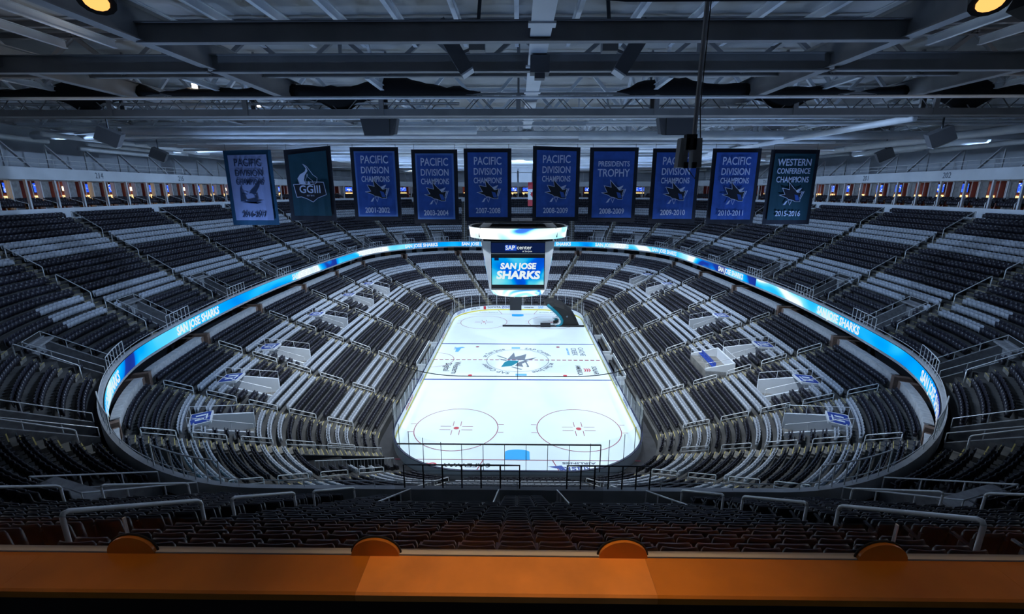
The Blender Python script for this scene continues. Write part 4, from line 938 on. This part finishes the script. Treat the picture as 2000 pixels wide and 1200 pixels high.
# ------------------------------------------------------------------ roof steel
def ibeam(mb, p, q, h, w, t=.05):
    p, q = Vector(p), Vector(q)
    mb.bar(p, q, t, h); mb.bar(p + Vector((0, 0, h / 2)), q + Vector((0, 0, h / 2)), w, t); mb.bar(p - Vector((0, 0, h / 2)), q - Vector((0, 0, h / 2)), w, t)
def beam(name, label, p, q, h, w, m='steel'): mb = MB(); ibeam(mb, p, q, h, w); return struct(mb.build(name, m), label)
beam('roof_beam', 'deep dark steel beam crossing nearest the camera', (-15.2, -46.4, 31.4), (15.2, -46.4, 31.4), .72, .36)
beam('roof_beam', 'second deep steel beam crossing the roof', (-15.2, -41.8, 31.4), (15.2, -41.8, 31.4), .78, .36)
beam('roof_beam', 'outer steel beam on the right-bank roof', (15.2, -42.2, 31.3), (40, -42.2, 31.3), .75, .36); beam('roof_beam', 'outer steel beam on the left-bank roof', (-40, -42.2, 31.3), (-15.2, -42.2, 31.3), .75, .36)
for y in (-52.5, -60): beam('roof_beam', 'cross beam at the top of the view' if y > -55 else 'cross beam overhead behind the top of the view', (-15.2, y, 32.4), (15.2, y, 32.4), .7, .34)
for x in (-15.2, 15.2, -25.5, 25.5, -36, 36, -47, 47): beam('roof_girder', f"long deep roof girder running the arena length, {ordw({15.2: 1, 25.5: 2, 36: 3, 47: 4}[abs(x)])} out from the pale ridge, {'right-bank' if x > 0 else 'left-bank'}", (x, -66, 31.75), (x, 66, 31.75), 1.25 if abs(x) < 20 else 1.0, .5)
for i in range(19):
    x = -26 + i * 2.9 - .2
    beam('roof_purlin', f'light purlin under the near roof deck, {ordw(i + 1)} from the left-bank side', (x, -66, 33.5), (x, -37.5, 33.5), .4, .22, 'steelp')
for k, y in enumerate((-58, -49.5, -44, -39)): beam('roof_purlin', f'slim cross purlin high under the near roof deck, {ordw(k + 1)} from the camera', (-42, y, 34.1), (42, y, 34.1), .3, .2)
mb = MB(); mb.bar((.85, -66, 31.55), (.85, 62, 31.55), .55, .7); mb.bar((.85, -66, 31.2), (.85, 62, 31.2), .8, .05)
for y in range(-60, 60, 6): mb.box((.85, y, 31.15), (1.0, .5, .08))
struct(mb.build('roof_girder_ridge', 'white'), 'pale ridge girder down the centre of the roof')
def truss(y, x0, x1, zb, zt, pn, m='steelp', w=.22):
    mb = MB(); ibeam(mb, (x0, y, zb), (x1, y, zb), .32, .3); ibeam(mb, (x0, y, zt), (x1, y, zt), .3, .3)
    n = int((x1 - x0) / pn)
    for i in range(n):
        a = x0 + (x1 - x0) * i / n; b = x0 + (x1 - x0) * (i + 1) / n; c = (a + b) / 2
        mb.bar((a, y, zt), (c, y, zb), w, w); mb.bar((c, y, zb), (b, y, zt), w, w)
        if i % 2: mb.bar((a, y, zb), (a, y, zt), w * .8, w * .8)
    return mb
YT = [-37, -29, -21.5, -9, 1, 11, 21, 31, 41, 51, 60]
for i, y in enumerate(YT):
    hw = 47 if abs(y) < 40 else 42
    struct(truss(y, -hw, hw, 31.25 if i else 32.0, 34.1, 5.2).build('roof_truss', 'steelp' if i else 'steel'), f'pale cross roof truss with zigzag web, {ordw(i + 1)} from the camera')
def ytruss(x, y0, y1, zb, zt, pn):
    mb = MB(); ibeam(mb, (x, y0, zb), (x, y1, zb), .3, .26); n = int((y1 - y0) / pn)
    for i in range(n):
        a = y0 + (y1 - y0) * i / n; b = y0 + (y1 - y0) * (i + 1) / n; c = (a + b) / 2
        mb.bar((x, a, zt), (x, c, zb), .18, .18); mb.bar((x, c, zb), (x, b, zt), .18, .18)
    return mb
for x in (-20, -9, 9, 20, -31, 31, -42, 42): struct(ytruss(x, -37, 62, 31.9, 34.3, 5).build('roof_truss', 'steelp'), f"lengthwise roof truss with zigzag web, {ordw({9: 1, 20: 2, 31: 3, 42: 4}[abs(x)])} out from the ridge, {'right-bank' if x > 0 else 'left-bank'}")
rnd = random.Random(3)
for i in range(60):
    y = -35 + i * 1.65 + rnd.uniform(-.6, .6); x0 = rnd.choice((-50, -46, -38, 6)); x1 = rnd.choice((50, 46, 38, -4)) if x0 < 0 else 50
    if x1 - x0 < 8: x1 = 48
    r = rnd.choice((.06, .08, .1, .3, .38)); z = rnd.uniform(30.2, 31.1) if r < .2 else rnd.uniform(30.4, 31.0)
    if y < -22: z = max(z, 31.0); r = min(r, .1)
    mb = MB(); mb.tube([(x0, y, z), (x1, y, z)], r, 8 if r > .2 else 5); struct(mb.build('roof_duct' if r > .2 else 'roof_pipe', 'duct' if r > .2 else 'steelp', smooth=True), 'pale round duct across the roof' if r > .2 else 'thin pale pipe across the roof')['group'] = 'cross roof ducts' if r > .2 else 'cross roof pipes'
for i in range(16):
    x = rnd.choice((-1, 1)) * rnd.uniform(22, 50); y0 = rnd.uniform(-34, 20); y1 = y0 + rnd.uniform(14, 34); r = rnd.choice((.25, .35, .45)); z = rnd.uniform(30.1, 31)
    mb = MB(); mb.tube([(x, y0, z), (x + rnd.uniform(-2, 2), y1, z)], r, 9); struct(mb.build('roof_duct', 'duct', smooth=True), 'pale round duct running lengthwise under the roof')['group'] = 'lengthwise roof ducts'
for i in range(14):
    u = U0 + .1 + i * .18; p = UP(u, 17); q = UP(u + .15, 20)
    mb = MB(); mb.tube([(*UP(u + e * .03, 17.6 + (i % 3) * 1.2), 30.2 + (i % 4) * .5) for e in range(6)], .3, 8); struct(mb.build('roof_duct', 'duct', smooth=True), f'pale short duct above the suites, {ordw(i + 1)} from the right-bank camera end')
# catwalks
def catwalk(y, x0, x1, zb, zt, lab, m='steel', pn=1.3):
    r = root('catwalk', lab, 'catwalk', ((x0 + x1) / 2, y, zb))
    for k, yy in enumerate((y - .55, y + .55)):
        mb = MB(); mb.bar((x0, yy, zt), (x1, yy, zt), .12, .14); keep(mb.build('top_chord', m), r)
        mb = MB(); mb.bar((x0, yy, zb + .2), (x1, yy, zb + .2), .14, .42); keep(mb.build('bottom_chord', m), r)
        mb = MB(); n = int((x1 - x0) / pn)
        for i in range(n):
            a = x0 + (x1 - x0) * i / n; b = x0 + (x1 - x0) * (i + 1) / n; mb.bar((a, yy, zt if i % 2 else zb), (b, yy, zb if i % 2 else zt), .05, .05)
            if i % 7 == 0: mb.bar((a, yy, zb), (a, yy, zt), .3, .2)
        keep(mb.build('lattice_web', m), r)
    mb = MB(); mb.box(((x0 + x1) / 2, y, zb + .05), (x1 - x0, 1.0, .06)); keep(mb.build('deck', m), r)
    for i in range(int((x1 - x0) / 9) + 1):
        x = x0 + 1 + i * 9; mb = MB(); mb.bar((x, y + .55, zt), (x, y + .55, 34.4), .14, .14); keep(mb.build('hanger', m), r)
catwalk(-33, -46, 46, 30.2, 31.55, 'long steel lattice catwalk with black drapes crossing above the near banners')
catwalk(-18, -40, 40, 30.5, 31.7, 'second lattice catwalk behind the draped one', 'steelp', 1.8); catwalk(28, -36, 36, 30.2, 31.4, 'far lattice catwalk beyond the scoreboard', 'steelp', 1.8)
for x0, x1, lab, sd in ((-46, -24, 'black drape bundled on the catwalk at its left-bank end', 1), (-24, -2.5, 'black drape bundled on the catwalk before the pale banner', 2), (6.5, 22, 'black drape bundled on the catwalk above the later blue banners', 3), (22.5, 46, 'black drape bundled on the catwalk at its right-bank end', 4)):
    rr = random.Random(sd); n = int((x1 - x0) * 2.2); vs = []; m_ = 10
    h0 = [rr.uniform(.28, .42) for _ in range(n + 1)]; sg = [0] * (n + 1)
    for _ in range(3):
        c = rr.randint(4, n - 4); a = rr.uniform(.2, .5)
        for i in range(n + 1): h0[i] += a * math.exp(-((i - c) / 5) ** 2)
    c = rr.randint(4, n - 4)
    for i in range(n + 1): sg[i] = .9 * math.exp(-((i - c) / 2.6) ** 2)
    for i in range(n + 1):
        x = x0 + (x1 - x0) * i / n; e = min(1, i / 3, (n - i) / 3) * .9 + .1
        for k in range(m_):
            g = 2 * PI * k / m_; z = 31.62 + (math.sin(g) * h0[i] * e if math.sin(g) > 0 else math.sin(g) * (.3 + sg[i]) * e) + rr.uniform(-.04, .04)
            vs.append((x, -33.0 - .72 * math.cos(g) - .12, z))
    fs = [(i * m_ + k, i * m_ + (k + 1) % m_, (i + 1) * m_ + (k + 1) % m_, (i + 1) * m_ + k) for i in range(n) for k in range(m_)] + [tuple(range(m_))[::-1], tuple(n * m_ + k for k in range(m_))]
    mb = MB(); mb.add(vs, fs); tag(mb.build('black_drape', 'blackcloth', smooth=True), lab, 'drape')
# speakers
def slab_speaker(x, y, z, sx, label):
    r = root('array_speaker', label, 'speaker', (x, y, z))
    d = Vector((-sx * .52, 0, .85)).normalized(); c = Vector((x, y, z)); R = Matrix((Vector((d.z, 0, -d.x)), Vector((0, 1, 0)), d)).transposed()
    mb = MB(); mb.box(c, (.62, .8, 2.3), R); keep(mb.build('cabinet', 'speaker'), r)
    mb = MB(); mb.box(c - d * 1.18, (.56, .74, .08), R); keep(mb.build('end_plate', 'white'), r)
    mb = MB(); q = c + Vector((sx * 1.05, .1, .4)); mb.box(q, (.7, .5, 1.0)); mb.bar(c + d * .3, q + Vector((0, 0, .3)), .12, .12); mb.bar(c - d * .3, q - Vector((0, 0, .3)), .12, .12); keep(mb.build('bracket', 'steel'), r)
    mb = MB(); mb.tube([q, q + Vector((sx * .25, 0, 2.5))], .09, 6); keep(mb.build('pole', 'rail_dark'), r)
slab_speaker(-2.9, -44, 31.45, 1, 'long tilted slab speaker on the side of the flame banner'); slab_speaker(5.1, -44, 31.4, -1, 'long tilted slab speaker on the side of the hanging projector')
cs = root('ridge_speaker', 'small grey box hanging under the pale ridge girder', 'speaker', (.9, -44, 30.9)); mb = MB(); mb.box((.95, -44, 30.75), (.85, .7, .7)); keep(mb.build('cabinet', 'speaker'), cs); mb = MB(); mb.box((.95, -44, 30.3), (.45, .45, .25)); keep(mb.build('horn', 'speaker'), cs)
for x, lab in ((-10.2, 'wedge speaker under the draped catwalk above the 2001-2002 banner'), (11.5, 'wedge speaker under the draped catwalk beside the hanging projector')):
    s_ = 1 if x < 0 else -1
    r = root('wedge_speaker', lab, 'speaker', (x, -31, 29.8)); mb = MB(); mb.hexa([(x - .9, -31.6, 29.15), (x + .9, -31.6, 29.15), (x + .9, -30.4, 29.3), (x - .9, -30.4, 29.3)], [(x - 1.05 - .1 * s_, -31.6, 30.4), (x + 1.05 - .1 * s_, -31.6, 30.4), (x + 1.0, -30.4, 30.4), (x - 1.0, -30.4, 30.4)]); keep(mb.build('cabinet', 'speaker'), r)
    mb = MB(); mb.hexa([(x + s_ * .92, -31.5, 29.2), (x + s_ * 1.2, -31.3, 29.25), (x + s_ * 1.2, -30.5, 29.35), (x + s_ * .92, -30.5, 29.35)], [(x + s_ * 1.0, -31.5, 30.4), (x + s_ * 1.45, -31.3, 30.4), (x + s_ * 1.45, -30.5, 30.4), (x + s_ * 1.0, -30.5, 30.4)]); keep(mb.build('side_grille', 'speaker'), r)
TS = [(-30.2, -31, 29.2, .95, 'large tilted corner speaker under the left-bank end of the draped catwalk'), (30.5, -31, 29.1, .95, 'large tilted corner speaker under the right-bank end of the draped catwalk'),
      (-41, -12, 29.3, 1.0, 'tilted speaker over the left-bank suites'), (41, -12, 29.2, 1.0, 'tilted speaker over the right-bank suites'), (-46, 14, 29.2, 1.3, 'far tilted speaker near the pale banner'), (46, 14, 29.2, 1.3, 'far tilted speaker near the dark green banner')]
for x, y, z, k, lab in TS:
    s_ = 1 if x < 0 else -1; r = root('tilted_speaker', lab, 'speaker', (x, y, z)); R = Matrix.Rotation(s_ * .5, 3, 'Y') @ Matrix.Rotation(s_ * .4, 3, 'Z')
    mb = MB(); mb.box((x, y, z), (1.5 * k, 1.0 * k, 1.05 * k), R); keep(mb.build('cabinet', 'speaker'), r)
    mb = MB(); mb.box(Vector((x, y, z)) + R @ Vector((0, 0, -.56 * k)), (1.4 * k, .9 * k, .08), R); keep(mb.build('grille', 'white'), r)
    mb = MB(); mb.tube([(x, y, z), (x, y, 34)], .06, 5); keep(mb.build('pole', 'rail_dark'), r)
pj = root('hanging_projector', 'grey double box projector hanging on a long pole before the 2009-2010 banner', 'projector', (5.8, -50, 26.7))
mb = MB(); mb.tube([(6.05, -50, 34.3), (5.98, -50, 27.1)], .08, 8); keep(mb.build('pole', 'steel'), pj)
mb = MB(); mb.tube([(6.15, -50, 33), (6.1, -50, 28), (6.25, -50, 26.6), (6.15, -50, 25.7), (5.9, -50, 26.0)], .02, 5); keep(mb.build('cable', 'black'), pj)
for x in (5.62, 6.08): mb = MB(); mb.box((x, -50, 26.55), (.3, .4, .95), Matrix.Rotation(.06 * (1 if x < 5.8 else -1), 3, 'Y')); keep(mb.build('cabinet', 'steel'), pj)
mb = MB(); mb.box((5.85, -50.05, 26.9), (.35, .3, .5)); keep(mb.build('bracket', 'black'), pj)
for x in (5.72, 6.0): mb = MB(); mb.box((x, -50.2, 26.15), (.14, .1, .2)); keep(mb.build('lens', 'black'), pj)
for x, y, z, lab in ((-8.75, -56, 29.2, 'black stage spotlight with orange lens above the left-bank girder'), (9.55, -56, 29.1, 'black stage spotlight with orange lens above the right-bank girder')):
    r = root('stage_spotlight', lab, 'spotlight', (x, y, z)); s_ = 1 if x < 0 else -1; ax = Vector((s_ * .25, -.45, -.86)).normalized(); c = Vector((x, y, z))
    mb = MB(); mb.tube([c - ax * .75, c - ax * .3, c + ax * .12], .34, 14); keep(mb.build('can', 'black', smooth=False), r)
    mb = MB(); mb.tube([c + ax * .10, c + ax * .135], .22, 14); keep(mb.build('lens', 'orange_lamp'), r)
    mb = MB(); mb.tube([c + Vector((.42, 0, 0)), c + Vector((.42, 0, 1.0)), c + Vector((-.42, 0, 1.0)), c + Vector((-.42, 0, 0))], .05, 5); mb.tube([c + Vector((0, 0, 1.0)), c + Vector((0, 0, 5))], .05, 5); keep(mb.build('yoke', 'black'), r)
mb = MB(); mb.box((10.6, -56, 29.25), (.5, .6, .9), Matrix.Rotation(.4, 3, 'Y')); tag(mb.build('stage_lamp_case', 'black'), 'black lamp case beside the right-bank stage spotlight', 'lamp case')
for i, (y, z) in enumerate(((-40, 32.0), (-33, 32.25), (-25, 32.4), (-12, 32.3))):
    r = root('work_light', f'small white work light under the roof, {ordw(i + 1)} in line from the camera', 'lamp', (-22, y, z)); mb = MB(); mb.box((-22, y, z), (.26, .12, .34)); keep(mb.build('lens', 'lampw'), r); mb = MB(); mb.box((-22, y + .15, z), (.4, .2, .5)); keep(mb.build('housing', 'steel'), r)
mb = MB()
for z in (30.75, 30.9): mb.tube([(-40, -52.2, z), (-1, -52.2, z + .02), (3, -52, z - .25), (40, -52, z - .25)], .05, 5)
tag(mb.build('roof_conduit', 'rail_dark'), 'pair of dark conduits running across the top of the view', 'conduit')
# ------------------------------------------------------------------ ledge in front of the camera
LZ = 23.862
lg = root('drink_ledge', 'glossy orange wooden drink ledge along the bottom of the view', 'ledge', (0, -65.2, LZ))
rng = random.Random(5); xs = [-3.2, -1.95, -.60, .52, 1.9, 4]
for a, b in zip(xs, xs[1:]):
    mb = MB(); y0, y1, h = -65.315, -65.131, .035
    s = [(y0, LZ - h), (y0 + .0, LZ - .008), (y0 + .008, LZ), (y1, LZ), (y1, LZ - h)]
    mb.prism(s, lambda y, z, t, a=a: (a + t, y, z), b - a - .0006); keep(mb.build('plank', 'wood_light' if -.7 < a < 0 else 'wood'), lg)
mb = MB(); mb.box((.4, -65.26, LZ - .55), (7.4, .06, 1.03)); keep(mb.build('front_panel', 'black'), lg)
mb = MB(); mb.box((.4, -65.112, LZ - .006), (7.4, .03, .02)); mb.box((.4, -65.112, LZ - .5), (7.4, .03, .9)); ch_ = mb.build('glass_channel', 'curb'); tag(ch_, 'grey metal channel behind the orange ledge holding the glass', 'channel')
def at_v(px, y, z):  # helper for the widths measured along the ledge
    return px
for i, (x0, x1, h) in enumerate(((-4.2, -1.612, .148), (-1.606, -.492, .148), (-.486, .34, .36), (.346, 1.52, .148), (1.526, 4.2, .148))):
    mb = MB(); mb.box(((x0 + x1) / 2, -65.108, LZ + .004 + h / 2), (x1 - x0, .008, h)); o = mb.build('ledge_glass', 'ledge_glass')
    tag(o, ('low clear glass pane at the left-bank end of the ledge', 'low clear glass pane between the two left-bank wooden discs', 'taller clear glass pane in the middle of the ledge', 'low clear glass pane right-bank of the middle pane', 'low clear glass pane at the right-bank end of the ledge')[i], 'glass pane', 'ledge glass panes')
for i, x in enumerate((-1.59, -.58, .432, 1.476)):
    r = root('glass_clamp', f'orange half disc glass clamp with black edge, {ordw(i + 1)} from the left-bank end of the ledge', 'clamp', (x, -65.125, LZ), 'ledge glass clamps'); R_ = .098
    half = [(R_ * math.cos(PI * k / 24), R_ * .78 * math.sin(PI * k / 24)) for k in range(25)]
    mb = MB(); mb.prism(half, lambda a, b, t, x=x: (x + a, -65.134 + t, LZ + b), .018); keep(mb.build('disc', 'wood'), r)
    mb = MB(); mb.tube([(x + a * 1.03, -65.116, LZ + b * 1.03) for a, b in half], .0045, 6); keep(mb.build('black_edge', 'black'), r)
for x, lab in ((-1.609, 'left-bank'), (1.523, 'right-bank')): mb = MB(); mb.bar((x, -65.108, LZ + .06), (x, -65.108, LZ + .152), .006, .012); tag(mb.build('glass_joint', 'rail'), f'short bright glass joint strip above the {lab} end disc', 'joint strip')
mb = MB(); mb.box((0, -69, 22.75), (50, 7.5, .1)); struct(mb.build('floor_lounge', 'darkfloor'), 'dark lounge floor behind the ledge')
# ------------------------------------------------------------------ light
def spot(name, loc, tgt, power, col, size, blend=.6, rad=.5):
    l = bpy.data.lights.new(name, 'SPOT'); l.energy = power; l.color = col; l.spot_size = math.radians(size); l.spot_blend = blend; l.shadow_soft_size = rad
    o = bpy.data.objects.new(name, l); COL.objects.link(o); o.location = loc; o.rotation_euler = (Vector(tgt) - Vector(loc)).to_track_quat('-Z', 'Y').to_euler(); return o
for sx in (-1, 1):
    for y, sz in ((-24, 94), (-4, 118), (12, 120), (28, 120)):
        spot('sports_flood', (sx * 15, y, 30.2), (sx * 9, y * .92 + (1.5 if y < 0 else 0), 0), 14500, (.76, .88, 1.), sz, .5, .6)
    for y, ty, pw, lx in ((-30, -35, 9500, 13.5), (-3, -12, 13000, 6), (11, 10, 14000, 6), (27, 36, 14000, 6)):
        spot('stand_flood', (sx * lx, y, 30.1), (sx * 40, ty, 12), pw, (.44, .65, 1.), 92, .8, .6)
    spot('stand_flood', (sx * 9, -35, 30.4), (sx * 13, -57, 17), 2300, (.50, .68, 1.), 75, .9, .5)  # weak spot added so the near seat tops and rails catch highlights
spot('stand_flood', (0, 14, 30.2), (0, 56, 13), 17000, (.44, .65, 1.), 110, .8, .6)
for i in range(12):
    u = -.2 + i * 2.4 / 11; x, y = UP(u, 14.6)
    spot('rim_roof_fill', (x, y, 28.4), (x * .80, y * .80, 36), 1800, (.42, .64, 1.), 66, .9, .4)  # blue fill spots added along the rim to brighten the far roof
for sx in (-1, 1): spot('sports_flood', (sx * 12, -40, 30.6), (sx * 21, -10, 4), 17000, (.72, .86, 1.), 54, .6, .6)
for sx in (-1, 1):
    for u, pw in ((.8, 13000), (.45, 13000), (.12, 12000), (-.22, 6500), (-.5, 2600), (-.70, 2400)):
        x, y = UP(u if sx > 0 else 2 - u, .3); spot('parapet_roof_fill', (x, y, 14.4), (x * .5, y * .9, 33), pw, (.34, .56, 1.), 86, .8, .4)  # blue fill spots added at the parapet to light roof steel from below
    spot('sports_flood', (sx * 10, -28, 30.2), (sx * 23, -40, 7), 9000, (.72, .86, 1.), 50, .8, .5)
for u in (2.44, -.44): x, y = UP(u, 14); spot('near_deck_fill', (x, y, 28.6), (x * .3, -48, 35), 2600, (.95, .96, 1.), 80, .9, .4)  # neutral fill spots added at the near corners to lift the roof deck
spot('lounge_lamp', (.12, -65.25, 27.0), (.12, -65.25, LZ), 190, (1, .60, .27), 44, 1., .12)
for x in (-1.9, 2.1): spot('lounge_lamp', (x, -65.25, 27.0), (x, -65.25, LZ), 45, (1, .60, .27), 50, 1., .12)
w = bpy.data.worlds.new('world'); scene.world = w; w.use_nodes = True; w.node_tree.nodes['Background'].inputs[0].default_value = (.02, .03, .05, 1); w.node_tree.nodes['Background'].inputs[1].default_value = .3
vs_ = scene.view_settings; vs_.view_transform = 'Standard'; vs_.look = 'None'; vs_.gamma = 1; vs_.use_curve_mapping = False; vs_.exposure = 0
scene.cycles.max_bounces = 6; scene.cycles.diffuse_bounces = 4; scene.cycles.transparent_max_bounces = 12
scene.cycles.sample_clamp_indirect = 4
# lettering becomes plain mesh
bpy.context.view_layer.update(); dgr = bpy.context.evaluated_depsgraph_get()
fonts = [(o, bpy.data.meshes.new_from_object(o.evaluated_get(dgr))) for o in list(COL.objects) if o.type == 'FONT']
for o, me in fonts:
    nm, props = o.name, {k: o[k] for k in ('label', 'category', 'group') if k in o}
    mw, par = o.matrix_world.copy(), o.parent
    bpy.data.objects.remove(o)
    n = bpy.data.objects.new(nm, me); COL.objects.link(n)
    if par: n.parent = par; n.matrix_parent_inverse = par.matrix_world.inverted()
    n.matrix_basis = mw
    for k, v in props.items(): n[k] = v
